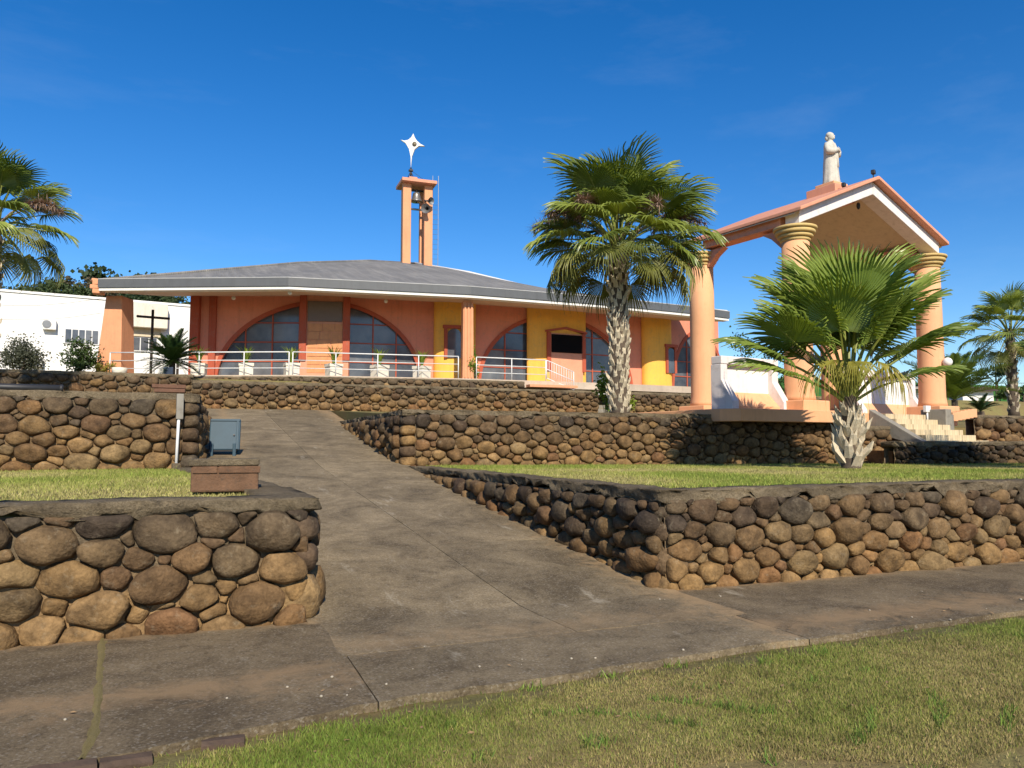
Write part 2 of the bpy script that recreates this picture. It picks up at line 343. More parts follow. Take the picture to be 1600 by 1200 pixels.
def wall_face(parent, P, Q, ztop, zbot, r0, seed, N=16, rings=HI, depth=.42, gap=.012, foot=None, tan=1.0, maxn=290, joined=False, dark=1.0, fullh=None, core=True, coredeep=.35, mort=((.15, .115, .074), (.33, .205, .095))):
    """stones on the face from P to Q (outside on the right hand of P->Q); zbot(u) = ground line along the face"""
    rnd = random.Random(seed); P, Q = Vector((P[0], P[1], 0)), Vector((Q[0], Q[1], 0)); d = Q-P; L = d.length; d.normalize(); n = Vector((d.y, -d.x, 0))
    zb = zbot if callable(zbot) else (lambda u: zbot); zmin = min(zb(L*i/20) for i in range(21))-.06; H = ztop-zmin
    M3 = Matrix(((d.x, 0, n.x), (d.y, 0, n.y), (0, 1, 0)))
    if core:
        st = .07 if N >= 14 else .16; nu = max(2, int(L/st)); nv = max(2, int(H/st)); mb = MB(); cols = []
        for j in range(nv+1):
            for i in range(nu+1):
                u, z = L*i/nu, zmin+H*j/nv; o = .035*nz3(u*5+seed, z*5)+.02*nz3(u*13, z*13+seed)-.012
                p = P+d*u+n*o; mb.v.append((p.x, p.y, z)); f = max(0, min(1, (z-zb(u))/max(ztop-zb(u), .2)*1.4+.5*nz3(u*1.3, z*2, seed)))
                cols.append(tuple((1-f)*b+f*a for a, b in zip(*mort))+(1,))
        for j in range(nv):
            for i in range(nu): a = j*(nu+1)+i; mb.f.append((a, a+1, a+nu+2, a+nu+1)); mb.m.append(0)
        b = len(mb.v); 
        for (u, z) in ((0, zmin), (L, zmin), (L, ztop), (0, ztop)): p = P+d*u-n*coredeep; mb.v.append((p.x, p.y, z)); cols.append((.2, .15, .1, 1))
        mb.f += [(b+3, b+2, b+1, b)]; mb.m += [0]
        o = mb.build('mortar_core', MORTAR, parent, True); setcol(o.data, cols)
    cl = cells(L, H, r0, rnd); items = []
    for c in cl:
        cx = sum(p[0] for p in c)/len(c); top = max(p[1] for p in c)+zmin
        if top < zb(min(L, max(0, cx)))+.02: continue
        items.append(c)
    items.sort(key=lambda c: -(max(p[0] for p in c)-min(p[0] for p in c))*(max(p[1] for p in c)-min(p[1] for p in c)))
    J = MB(); jc = []
    for idx, c in enumerate(items):
        w = max(p[0] for p in c)-min(p[0] for p in c); h = max(p[1] for p in c)-min(p[1] for p in c)
        if min(w, h) < .035: continue
        (cx, cy), vs, fs = stone_shape(c, gap, N, rnd, depth, rings); z = zmin+cy; u = cx
        f = (z-zb(u))/max(ztop-zb(u), .25); cc = tuple(x*dark for x in stone_color(rnd, f, tan)); off = rnd.uniform(-.01, .035)
        ctr = P+d*u+n*off; ctr.z = z
        wv = [M3 @ Vector(v) for v in vs]
        if joined or idx >= maxn:
            J.add([ctr+v for v in wv], fs); jc += [cc+(1,)]*len(wv)
        else:
            me = bpy.data.meshes.new('stone'); me.from_pydata(wv, [], fs); me.materials.append(STONE); me.polygons.foreach_set('use_smooth', [True]*len(me.polygons))
            o = link('stone', me, parent); o.location = ctr; o.color = (*cc, 1)
    if J.v:
        o = J.build('small_stones', MORTAR, parent, True); setcol(o.data, jc); o['kind'] = 'stuff'
def boulder(parent, c, r, seed, colr):
    """free-standing rounded corner stone"""
    rnd = random.Random(seed); mb = MB(); n, m = 16, 10; vs = []; so = rnd.uniform(0, 50); rz = rnd.uniform(-.15, .15); T = Matrix.Rotation(rz, 3, 'Z') @ Matrix.Rotation(rnd.uniform(-.12, .12), 3, 'Y')
    for i in range(m+1):
        a = math.pi*i/m
        for k in range(n):
            b = 2*math.pi*k/n; p = Vector((math.sin(a)*math.cos(b), math.sin(a)*math.sin(b), math.cos(a)))
            q = Vector((math.copysign(abs(p.x)**.72, p.x), math.copysign(abs(p.y)**.72, p.y), math.copysign(abs(p.z)**.72, p.z)))
            q *= 1+.12*nz3(p.x*1.3+so, p.y*1.3, p.z*1.3)+.05*nz3(p.x*3+so, p.y*3, p.z*3)
            vs.append(T @ Vector((q.x*r[0], q.y*r[1], q.z*r[2])))
    fs = []
    for i in range(m): fs += [(i*n+k, (i+1)*n+k, (i+1)*n+(k+1) % n, i*n+(k+1) % n) for k in range(n)]
    me = mb.add(vs, fs).mesh('stone', STONE, True); o = link('stone', me, parent); o.location = c; o.color = (*colr, 1)
def coping(parent, path, z, w, h, seed, over=.05, jag=1.0):
    """rough cast concrete cap along a poly-line: path = list of (x, y) outer edge, outside on the right hand"""
    mb = MB(); pts = [Vector((p[0], p[1], 0)) for p in path]; sec = []
    for i in range(len(pts)):
        a = pts[max(i-1, 0)]; b = pts[min(i+1, len(pts)-1)]; 
        d1 = (pts[i]-a).normalized() if i else (b-pts[i]).normalized(); d2 = (b-pts[i]).normalized() if i < len(pts)-1 else d1
        n1 = Vector((d1.y, -d1.x, 0)); n2 = Vector((d2.y, -d2.x, 0)); n = (n1+n2); n = n/ max(.3, n.dot(n1)); sec.append((pts[i], n))
    rows = []
    for i in range(len(sec)-1):
        (p, n), (q, m) = sec[i], sec[i+1]; k = max(1, int((q-p).length/.09))
        for j in range(k+(1 if i == len(sec)-2 else 0)): t = j/k; rows.append((p.lerp(q, t), n.lerp(m, t)))
    prof = [(-w, -.02), (-w, h), (-w*.6, h+.004), (-w*.3, h+.006), (over*.75, h), (over, h*.86), (over*1.02, h*.15), (over*.8, 0), (0, -.015)]
    K = len(prof)
    for r, (p, n) in enumerate(rows):
        jx = jag*(1+.9*nz3(p.x*.9, p.y*.9, seed+3))
        for k, (o, zz) in enumerate(prof):
            e = .03*jag*nz3(p.x*6+seed, p.y*6+k*1.7, zz*9)+.02*jag*nz3(p.x*1.7, p.y*1.7+k*.6, seed); e2 = .014*jag*nz3(p.x*7, p.y*7+seed, k*1.1)+.012*jag*nz3(p.x*1.5+seed, p.y*1.5, k*.2)
            if k in (5, 6, 7, 8): e += .035*jag*nz3(p.x*9, p.y*9, k+seed); e2 += (.055*jx*nz3(p.x*2.6, p.y*2.6, seed+k*.2)+.05*jx*nz3(p.x*6, p.y*6, seed+k*.3)+.035*jx*nz3(p.x*15, p.y*15, seed)) if k > 5 else .01*nz3(p.x*12, p.y*12, seed)
            v = p+n*(o+e); mb.v.append((v.x, v.y, z+zz+e2))
    for r in range(len(rows)-1):
        for k in range(K): a, b = r*K+k, r*K+(k+1) % K; mb.f.append((a, b, b+K, a+K)); mb.m.append(0)
    mb.f += [tuple(range(K)), tuple(range(len(rows)*K-1, (len(rows)-1)*K-1, -1))]; mb.m += [0, 0]
    return mb.build('coping', COPING, parent, True)

# ================================================================== THE SETTING
def soil_mat(name, a, b_, c, s=1.5):
    m, t, b = new_mat(name); v = coords(t, True); f1, r1 = noise_fac(t, v, s, .35, .65, 6); f2, r2 = noise_fac(t, v, s*9, .4, .7, 6, .7)
    t.links.new(mixc(t, f2, mixc(t, f1, a, b_), c), b.inputs['Base Color']); b.inputs['Roughness'].default_value = 1; b.inputs['Specular IOR Level'].default_value = .1
    bump(t, b, r2, .03, .8); return m
LAWNSOIL = soil_mat('lawn_soil', (.22, .16, .07), (.21, .195, .07), (.16, .125, .055))
FIELD = soil_mat('field_grass', (.05, .17, .02), (.09, .22, .03), (.05, .12, .02), .02)
EARTH = soil_mat('red_earth', (.20, .10, .05), (.26, .15, .08), (.14, .08, .045))
WALL1_Y, WALL2_Y, WALL3_Y = 7.2, 16.7, 33.5
def ramp_z(y): return max(0, .112*(y-7.0))
def lerp_tab(tab, y):
    if y <= tab[0][0]: return tab[0][1]
    for (a, b), (c, d) in zip(tab, tab[1:]):
        if y <= c: return b+(d-b)*(y-a)/(c-a)
    return tab[-1][1]
XL = [(7.2, 1.02), (16.7, -.02), (33.5, .3)]; XR = [(7.2, 4.66), (16.7, 4.15), (33.5, 4.95)]
def ramp_xl(y): return lerp_tab(XL, y)
def ramp_xr(y): return lerp_tab(XR, y)
# one sheet of ground out to the horizon
gx = [-1500, -600, -300, -150, -80, -50, -30]+[-20+2*i for i in range(31)]+[46, 54, 65, 80, 110, 150, 220, 320, 480, 700, 1500]
gy = [-1500, -300, -60, -20, -8]+[-4+i*1.0 for i in range(9)]+[5.2, 5.5, 7, 9, 20, 33, 34.2, 35.5, 45, 60, 80, 110, 150, 200, 260, 330, 420, 600, 1500]
def ground_z(x, y):
    if y < 5.3: return -.055+.02*nz3(x*.6, y*.6)-.0*y
    if y < 34: return -.3
    z = 4.3 if y >= 35.4 else 3.0
    if y > 60:
        side = x*.375*1.0
        dd = max(0, y-70); rightish = max(0, min(1, (x-.55*y+40)/90)); leftish = max(0, min(1, (-x-.05*y+10)/40))
        z += rightish*min(dd*.135, 27)*(1+.18*nz3(x*.006, y*.006)) + leftish*min(dd*.26, 26)
    return z
mb = MB(); 
for y in gy:
    for x in gx: mb.v.append((x, y, ground_z(x, y)))
nx = len(gx)
for j in range(len(gy)-1):
    for i in range(nx-1): a = j*nx+i; mb.f.append((a, a+1, a+nx+1, a+nx)); mb.m.append(0 if gy[j] < 50 else 1)
g = mb.build('ground', [LAWNSOIL, FIELD], None, True); tag(g, kind='structure')
# terraces (solid sheets behind the walls)
def sheet(name, poly, zs, m, zdown=-.25):
    mb = MB(); n = len(poly); mb.add([(p[0], p[1], z) for p, z in zip(poly, zs)]+[(p[0], p[1], zdown) for p in poly], [tuple(range(n))]+[(i, n+i, n+(i+1) % n, (i+1) % n) for i in range(n)])
    return tag(mb.build(name, m), kind='structure')
LZ = 1.05
sheet('lawn_left', [(-34, 7.35), (.85, 7.35), (-.2, 16.8), (-34, 16.8)], [LZ]*4, LAWNSOIL)
def lawn_z(x, y): return LZ-.24*np.clip((x-4.4)/31.6, 0, 1)*np.clip((y-7.4)/9.5, 0, 1)
sheet('lawn_right', [(4.85, 7.4), (36, 7.4), (36, 16.9), (4.4, 16.9)], [LZ, LZ, LZ-.24, LZ], LAWNSOIL)
sheet('upper_terrace_left', [(-34, 16.9), (-.2, 16.9), (.0, 33.8), (-34, 33.8)], [2.45, 2.45, 3.0, 3.2], LAWNSOIL)
sheet('upper_terrace_right', [(4.4, 16.95), (15.2, 16.95), (15.2, 34.0), (5.1, 34.0)], [2.2, 2.2, 2.9, 2.95], LAWNSOIL)
sheet('upper_terrace_far', [(15.205, 18.3), (24.0, 19.9), (60, 19.9), (60, 34.0), (15.205, 34.0)], [2.1, 2.1, 2.4, 2.9, 2.9], LAWNSOIL)
sheet('stair_landing', [(17.6, 15.7), (36, 15.7), (36, 19.6), (18, 19.2)], [1.35]*4, EARTH)
# ramp: bed and cast slabs
mb = MB(); ys = [6.0, 7.0]+[7+1.06*i for i in range(1, 26)]
for y in ys: mb.v += [(ramp_xl(y)-.25, y, ramp_z(y)-.018), (ramp_xr(y)+.3, y, ramp_z(y)-.018)]
for i in range(len(ys)-1): mb.f.append((2*i, 2*i+1, 2*i+3, 2*i+2)); mb.m.append(0)
ramp = tag(mb.build('ramp', EARTH), kind='structure')
ry = [5.95, 9.6, 14.4, 20.5, 26.6, 33.45]; rr = random.Random(3)
def slab_obj(parent, fx0, fx1, y0, y1, zf, m, gap=.008, nu=10, nv=10, th=.1, seed=0):
    mb = MB(); 
    for j in range(nv+1):
        y = y0+gap+(y1-y0-2*gap)*j/nv
        for i in range(nu+1):
            x = fx0(y)+gap+(fx1(y)-fx0(y)-2*gap)*i/nu; e = .004*nz3(x*1.3, y*1.3, seed)
            if i in (0, nu) or j in (0, nv): e -= .003
            w = .006*nz3(x*3, y*3, seed+5) if (j in (0, nv)) else 0
            wx = .008*nz3(x*3, y*3, seed+9) if (i in (0, nu)) else 0
            mb.v.append((x+wx, y+w, zf(y)+e))
    for j in range(nv):
        for i in range(nu): a = j*(nu+1)+i; mb.f.append((a, a+1, a+nu+2, a+nu+1)); mb.m.append(0)
    ring = list(range(nu+1))+[(nu+1)*j+nu for j in range(1, nv+1)]+[(nu+1)*nv+i for i in range(nu-1, -1, -1)]+[(nu+1)*j for j in range(nv-1, 0, -1)]
    b = len(mb.v); mb.v += [(mb.v[i][0], mb.v[i][1], mb.v[i][2]-th) for i in ring]; k = len(ring)
    for i in range(k): mb.f.append((ring[i], b+i, b+(i+1) % k, ring[(i+1) % k])); mb.m.append(0)
    return mb.build('slab', m, parent, False)
midx = lambda y: lerp_tab([(5.9, 3.0), (16.7, 2.35), (33.5, 2.3)], y)
for a, b in zip(ry, ry[1:]):
    slab_obj(ramp, lambda y: ramp_xl(y)-.1, midx, a, b, ramp_z, RAMPC, .0035, seed=a)
    s = 0
    slab_obj(ramp, midx, lambda y: ramp_xr(y)+.12, a+s if a > 6 else a, b+.0, lambda y: ramp_z(y)+.002, RAMPC, .0035, seed=a+50) if s >= 0 else slab_obj(ramp, midx, lambda y: ramp_xr(y)+.12, a, b, ramp_z, RAMPC, .005, seed=a+50)
# pavement
pav = tag(MB().add([(-40, 5.16, -.03), (60, 5.16, -.03), (60, 7.35, -.03), (-40, 7.35, -.03)], [(0, 1, 2, 3)]).build('pavement', EARTH), kind='structure')
px_ = [-13.5, -9.4, -5.2, -.6, 1.06, 4.64, 8.9, 13.4, 18.0, 23, 28]
EDGE = [(-14, 2.9), (-3, 4.1), (-.56, 4.5), (1.1, 4.84), (4, 5.02), (8, 5.1), (40, 5.1)]
def edge_y(x): return lerp_tab(EDGE, x)+.05*nz3(x*1.1, 2)+.035*nz3(x*5, 7)
for a, b in zip(px_, px_[1:]):
    mb_x0 = (lambda y, a=a: a+(.09*(6.1-y) if abs(a+.6) < .1 else 0)); mb_x1 = (lambda y, b=b: b+(.09*(6.1-y) if abs(b+.6) < .1 else 0))
    top = 5.95 if a == 1.06 else 7.3
    o = slab_obj(pav, mb_x0, mb_x1, 5.04, top, lambda y: -.0, PATHC if a != 1.06 else RAMPC, .005 if a != -5.2 else .012, nu=40, nv=12, seed=a)
    for v in o.data.vertices:                    # ragged outer edge
        if v.co.y < 5.1: v.co.y = edge_y(v.co.x)
# yellow moss in the open pavement joint
MOSS = soil_mat('moss', (.25, .20, .075), (.19, .155, .06), (.30, .24, .13), 12)
mb = MB(); n = 26
for i in range(n+1):
    y = 4.52+2.65*i/n; x = -.6+.09*(6.1-max(y, 5.04)); w = .022+.045*abs(nz3(y*5, 1))
    for k in (-1, -.4, .3, 1): mb.v.append((x+k*w+.02*nz3(y*6, k), y, .002+(.008 if abs(k) < .5 else -.008)+.02*nz3(y*7, k*2)))
for i in range(n):
    for k in range(3): a = i*4+k; mb.f.append((a, a+1, a+5, a+4)); mb.m.append(0)
tag(mb.build('moss', MOSS, None, True), 'yellow moss grown in the open joint across the pavement at left', 'moss', kind='stuff')

# ------------------------------------------------------------------ retaining walls
def wallthing(loc, label): return thing('stone_retaining_wall', loc, label, 'stone wall', 'terrace walls of rounded basalt stones')
# lower left: big boulders
w = wallthing((-6, 7.2, 0), 'near left boulder wall of the largest stones, left of the ramp, concrete cap on top')
wall_face(w, (-13, 7.2), (.92, 7.2), 1.0, -.0, .125, 11, 20, HI, .36, .006, tan=.95, maxn=300)
wall_face(w, (.98, 7.42), (.72, 10.5), .98, lambda u: ramp_z(7.4+u), .15, 12, 14, MID, .36, .012, tan=1.0)
for i, (x, z, rx, rz_, cc) in enumerate(((.84, .20, .21, .22, (.27, .18, .085)), (.9, .55, .14, .13, (.13, .088, .056)), (.84, .82, .18, .13, (.12, .085, .056)))): boulder(w, (x, 7.36, z), (rx, .24, rz_), 100+i, cc)
coping(w, [(-13, 7.16), (1.0, 7.16), (.75, 10.5), (.0, 16.4)], 1.0, .46, .10, 21, .012, 1.0)
# lower right
w = wallthing((12, 7.2, 0), 'near right stone wall running from the foot of the ramp along the pavement')
wall_face(w, (4.7, 7.2), (17, 7.2), (.97), 0, .108, 13, 16, HI, .38, .005, tan=1.2, maxn=300)
wall_face(w, (4.2, 16.4), (4.66, 7.22), .95, lambda u: ramp_z(16.4-u), .118, 14, 14, MID, .42, .010, tan=.75, dark=.85)  # ramp side: weak grazing light put into darker stone colours
for i, (x, y, z, rx, ry_, rz_, cc) in enumerate(((4.85, 7.33, .30, .21, .2, .20, (.2, .135, .075)), (4.76, 7.36, .62, .15, .2, .12, (.13, .09, .055)), (4.80, 7.36, .84, .18, .18, .11, (.10, .075, .05)), (4.75, 7.33, .06, .14, .16, .09, (.25, .165, .08)))): boulder(w, (x, y, z), (rx, ry_, rz_), 120+i, cc)
coping(w, [(4.2, 16.5), (4.63, 7.15), (17, 7.15)], .96, .46, .11, 22, -.01, 1.3)
# middle left
w = wallthing((-6, 16.7, 1.05), 'middle left stone wall behind the left lawn strip, bricks lying on its cap')
wall_face(w, (-17, 16.7), (-.34, 16.7), 2.44, LZ, .135, 15, 16, HI, .40, .007, tan=1.15, maxn=300)
wall_face(w, (-.1, 16.9), (.1, 26), 2.4, lambda u: ramp_z(16.9+u), .16, 16, 10, LO, .4, .012, joined=True)
for i, (z, rz_) in enumerate(((1.2, .14), (1.47, .13), (1.74, .14), (2.0, .13), (2.27, .13))): boulder(w, (-.23, 16.85, z), (.2, .2, rz_), 140+i, random.Random(i).choice(DARK+TAN[:2]))
coping(w, [(-17, 16.66), (-.06, 16.66), (.1, 30)], 2.42, .5, .14, 23, .0, 1.2)
# middle right (full height part up to the portico)
w = wallthing((9, 16.7, 1.05), 'middle right stone wall behind the right lawn, between ramp and portico')
wall_face(w, (4.42, 16.7), (16.6, 16.7), 2.22, .98, .112, 17, 14, HI, .40, .006, tan=1.2, maxn=300)
wall_face(w, (4.55, 28.5), (4.15, 16.95), 2.2, lambda u: ramp_z(28.5-u), .125, 18, 12, MID, .45, .01, tan=.9, dark=.9)  # face along the ramp dimmed in colour for its raking light
for i, (z, rz_) in enumerate(((1.15, .12), (1.38, .13), (1.62, .12), (1.85, .12), (2.08, .13))): boulder(w, (4.3, 16.85, z), (.19, .19, rz_), 160+i, random.Random(i+9).choice(DARK+TAN[:2]))
coping(w, [(4.58, 29), (4.12, 16.66), (16.6, 16.66)], 2.2, .45, .11, 24, -.01, 1.3)
# shorter stretch by the palm, then the low wall with shade put into its stone colour
w = wallthing((17.9, 16.7, 1.05), 'short reddish stretch of stone wall behind the young palm, beside the tiled stairs')
wall_face(w, (16.62, 16.72), (19.25, 16.72), 1.95, .9, .14, 19, 12, MID, .38, .012, tan=1.5)
coping(w, [(16.62, 16.68), (19.27, 16.68), (19.27, 17.5)], 1.93, .5, .12, 25, .03, 1.2)
w = wallthing((26, 16.3, 1.05), 'low stone wall, its stones darkened for shade, at the right edge, in front of the tiled stairs')
wall_face(w, (17.45, 15.5), (34, 15.5), 1.5, .85, .105, 20, 12, MID, .5, .012, tan=.35, dark=.7, maxn=300)  # stone colours dimmed to hold the shade cast on this wall
coping(w, [(17.42, 15.9), (17.42, 15.46), (34, 15.46)], 1.48, .4, .12, 26, .03, 1.2)
# upper row, below the church
w = wallthing((-8, 33.5, 3), 'far left stone wall below the white building, behind the middle left wall')
wall_face(w, (-24, 33.5), (-.4, 33.5), 4.2, 3.0, .15, 31, 9, LO, .42, .006, tan=.95, maxn=300, dark=1.05)
coping(w, [(-24, 33.46), (-.35, 33.46)], 4.16, .4, .13, 27, .03)
w = wallthing((9, 33.5, 2.9), 'far stone wall closing the top of the ramp, in front of the church')
wall_face(w, (-.4, 33.3), (18.0, 33.3), 3.98, 2.85, .145, 32, 9, LO, .42, .006, tan=1.1, maxn=300, dark=1.0)
coping(w, [(-.4, 33.26), (18.0, 33.26)], 3.95, .4, .12, 28, .03)
wall_face(w, (18.0, 33.35), (18.05, 36), 3.98, 2.85, .145, 33, 8, LO, .4, .01, joined=True)
w = wallthing((23, 33.5, 2.9), 'far stone wall right of the dark stair opening, behind the tall palm trunk')
wall_face(w, (19.2, 33.3), (33, 33.3), 3.98, 2.85, .145, 34, 9, LO, .42, .006, tan=1.0, maxn=300, dark=1.0)
wall_face(w, (19.22, 36), (19.2, 33.35), 3.98, 2.85, .145, 35, 8, LO, .4, .01, joined=True)
coping(w, [(19.2, 36), (19.18, 33.26), (33, 33.26)], 3.95, .4, .12, 29, .03)

# ------------------------------------------------------------------ grass
def grass(name, label, n, xr, yr, zf, h, seed, pal, keep=None, wd=(.003, .0055), patch=1.0):
    rs = np.random.RandomState(seed); x = rs.uniform(*xr, n); y = rs.uniform(*yr, n)
    pv = np.zeros(n)
    for k in range(7):
        a, b, c = rs.uniform(.5, 3.2)*patch, rs.uniform(0, 6.28), rs.uniform(0, 6.28); pv += np.sin(a*(x*math.cos(b)+y*math.sin(b))+c+1.3*np.sin(a*.7*(y*math.cos(b)-x*math.sin(b))+b))
    pv /= 2.6
    m = np.ones(n, bool) if keep is None else keep(x, y, pv, rs); x, y, pv = x[m], y[m], pv[m]; n = len(x)
    z = zf(x, y); an = rs.uniform(0, 6.28, n); cl_ = np.sin(x*9.1+2*np.sin(y*7.3))*np.sin(y*8.3+2*np.sin(x*6.1)); hh = rs.uniform(h[0], h[1], n)*(1+.3*np.clip(pv, -1, 1)+.55*np.clip(cl_-.35, 0, 1)); hh *= np.where(rs.rand(n) < .02, 1.9, 1.0); ww = rs.uniform(*wd, n); ln = rs.uniform(.1, 1.1, n)*hh; la = rs.uniform(0, 6.28, n)
    V = np.empty((n, 3, 3)); ca, sa = np.cos(an)*ww, np.sin(an)*ww
    V[:, 0] = np.stack([x-ca, y-sa, z-.005], 1); V[:, 1] = np.stack([x+ca, y+sa, z-.005], 1); V[:, 2] = np.stack([x+ln*np.cos(la), y+ln*np.sin(la), z+hh], 1)
    pal = np.array(pal); t = np.clip(.5+.42*pv+rs.normal(0, .28, n), 0, .999)*(len(pal)-1); i = t.astype(int); f = (t-i)[:, None]
    C = pal[i]*(1-f)+pal[np.minimum(i+1, len(pal)-1)]*f; C *= rs.uniform(.65, 1.25, (n, 1))*(1-.22*np.clip(cl_, -.3, 1))[:, None]; C = np.concatenate([C, np.ones((n, 1))], 1)
    me = bpy.data.meshes.new(name); me.vertices.add(3*n); me.vertices.foreach_set('co', V.ravel()); me.loops.add(3*n); me.loops.foreach_set('vertex_index', np.arange(3*n))
    me.polygons.add(n); me.polygons.foreach_set('loop_start', np.arange(0, 3*n, 3)); me.update(calc_edges=True); me.validate()
    setcol(me, np.repeat(C, 3, 0)); me.materials.append(GRASS); o = link(name, me)
    return tag(o, label, 'grass', kind='stuff')
PALF = [(.40, .31, .14), (.33, .29, .10), (.28, .28, .075), (.22, .26, .05), (.17, .24, .04)]
PALT = [(.46, .40, .16), (.40, .38, .11), (.32, .35, .075), (.23, .30, .05)]
def keep_front(x, y, pv, rs):
    bare = ((x-4.1)**2/1.3+(y-2.7)**2/.16 < 1+.7*pv) | (pv < -.95)
    edge = np.clip((np.interp(x, [e[0] for e in EDGE], [e[1] for e in EDGE])-.05+.06*np.sin(x*3)+.05*np.sin(x*11)-y)/.22, 0, 1); return (rs.rand(len(x)) < edge**1.5*.95+.05*(y < 5.02)) & ((~bare) | (rs.rand(len(x)) < .09))
grass('front_lawn', 'patchy half dry grass in front of the pavement', 620000, (-2.6, 9.5), (1.7, 5.05), lambda x, y: -.05+0*x, (.007, .026), 5, PALF, keep_front, (.0018, .0038))
def kw(x, y, pv, rs):
    c = np.sin(x*5.3+3*np.sin(y*2.9))*np.sin(y*6.1+3*np.sin(x*2.3)); e = np.interp(x, [e[0] for e in EDGE], [e[1] for e in EDGE]); return (c > .86) & (y < e+.02)
grass('lawn_weeds', 'tufts of taller green weeds in the front lawn', 90000, (-2.6, 9.5), (1.9, 5.15), lambda x, y: -.05+0*x, (.02, .055), 15, [(.16, .24, .04), (.20, .27, .05), (.12, .2, .035)], kw, (.003, .006))
def kl(x, y, pv, rs): return x < .62-.105*(y-7.4)
grass('left_lawn_grass', 'sunny mown grass strip on the left terrace', 150000, (-12, .85), (7.62, 16.62), lambda x, y: LZ+0*x, (.02, .045), 6, PALT, kl, (.005, .009), .6)
def kr(x, y, pv, rs): return (x > 5.08-.05*(y-7.4)) & ((y < 16.6) & ((y < 15.35) | (x < 17.4)))
grass('right_lawn_grass', 'sunny mown grass strip on the right terrace around the young palm', 230000, (4.3, 28), (7.62, 16.62), lawn_z, (.02, .045), 7, PALT, kr, (.005, .009), .6)

# ================================================================== CHURCH
CHURCH_FL = 4.6; GUT = 8.9
CRED = paint('terracotta_paint', (.72, .265, .165), var=.13); CRED2 = paint('deep_red_trim', (.42, .09, .045), var=.15)
CYEL = paint('yellow_paint', (.85, .46, .08), var=.12); CORG = paint('orange_paint', (.72, .33, .17), var=.14, dirt=(.35, .2, .12)); 
CSALM = paint('salmon_paint', (.70, .315, .195), var=.14); WHITE = paint('white_paint', (.78, .76, .71), var=.06, dirtamt=.2); CREAM = paint('cream_paint', (.62, .53, .38), var=.08)
GLASS, t_, b_ = new_mat('dark_glass'); b_.inputs['Base Color'].default_value = (.045, .055, .075, 1); b_.inputs['Roughness'].default_value = .12; b_.inputs['Specular IOR Level'].default_value = .6
f_, r_ = noise_fac(t_, coords(t_, True), 1.2, .35, .7); t_.links.new(mixc(t_, nd(t_, 'ShaderNodeObjectInfo').outputs['Random'], mixc(t_, f_, (.03, .04, .06), (.08, .09, .11)), mixc(t_, f_, (.10, .105, .115), (.20, .20, .20))), b_.inputs['Base Color'])
GUTTER = paint('gutter_metal', (.115, .12, .125), .45, .15, 2, (.1, .1, .1), .3); WHITEM = paint('white_metal', (.72, .72, .70), .4, .05, 2, dirtamt=.25); DARKM = plain('dark_metal', (.03, .03, .032), .5); GREYM = plain('grey_metal', (.25, .25, .25), .4, .6)
SOFF = paint('soffit_boards', (.62, .45, .32), var=.15); BLACK = plain('black_board', (.008, .008, .009), .95, 0, .05); CONC = paint('grey_concrete', (.27, .25, .21), var=.25, dirt=(.1, .08, .06), dirtamt=.6)
def roof_mat():
    m, t, b = new_mat('roof_sheeting'); v = coords(t, True); sx = nd(t, 'ShaderNodeSeparateXYZ'); t.links.new(v, sx.inputs[0])
    f1, r1 = noise_fac(t, v, .35, .3, .7, 6); mp = nd(t, 'ShaderNodeMapping'); mp.inputs['Rotation'].default_value = (0, 0, .5); mp.inputs['Scale'].default_value = (1.4, .12, .2); t.links.new(v, mp.inputs['Vector'])
    f2, r2 = noise_fac(t, mp.outputs[0], 2, .45, .7, 6, .7); cc = mixc(t, f1, (.135, .13, .122), (.20, .19, .175)); cc = mixc(t, f2, cc, (.26, .245, .22))
    f3, r3 = noise_fac(t, v, 2.2, .55, .75, 6, .7); mm = nd(t, 'ShaderNodeMath', operation='MULTIPLY'); t.links.new(f3, mm.inputs[0]); mm.inputs[1].default_value = .5; cc = mixc(t, mm.outputs[0], cc, (.07, .068, .065))
    t.links.new(cc, b.inputs['Base Color']); b.inputs['Roughness'].default_value = .85; wv = nd(t, 'ShaderNodeTexWave', Scale=3.0, Distortion=.4); t.links.new(v, wv.inputs['Vector'])
    bump(t, b, wv.outputs['Fac'], .04, .5); return m
ROOF = roof_mat()
EV = [atZ(x, y, GUT) for x, y in ((158, 438.5), (453, 436), (735, 450), (935, 466), (1085, 481.5), (1136, 488.5))]
APEX = atD(648, 409, 58)
church = thing('church', (13, 45, CHURCH_FL), 'low fan-shaped terracotta church with grey roof and yellow wall piers', 'church')
INW = [Vector((APEX.x-v.x, APEX.y-v.y, 0)).normalized() for v in EV]
WV = [v+n*3.5 for v, n in zip(EV, INW)]
# floor and terrace
poly = [(v+n*.35) for v, n in zip(EV, INW)]
MB().prism([(p.x, p.y) for p in poly]+[(APEX.x+14, APEX.y), (APEX.x-14, APEX.y)], 4.25, CHURCH_FL).build('floor', paint('floor_tile', (.52, .42, .32)), church)
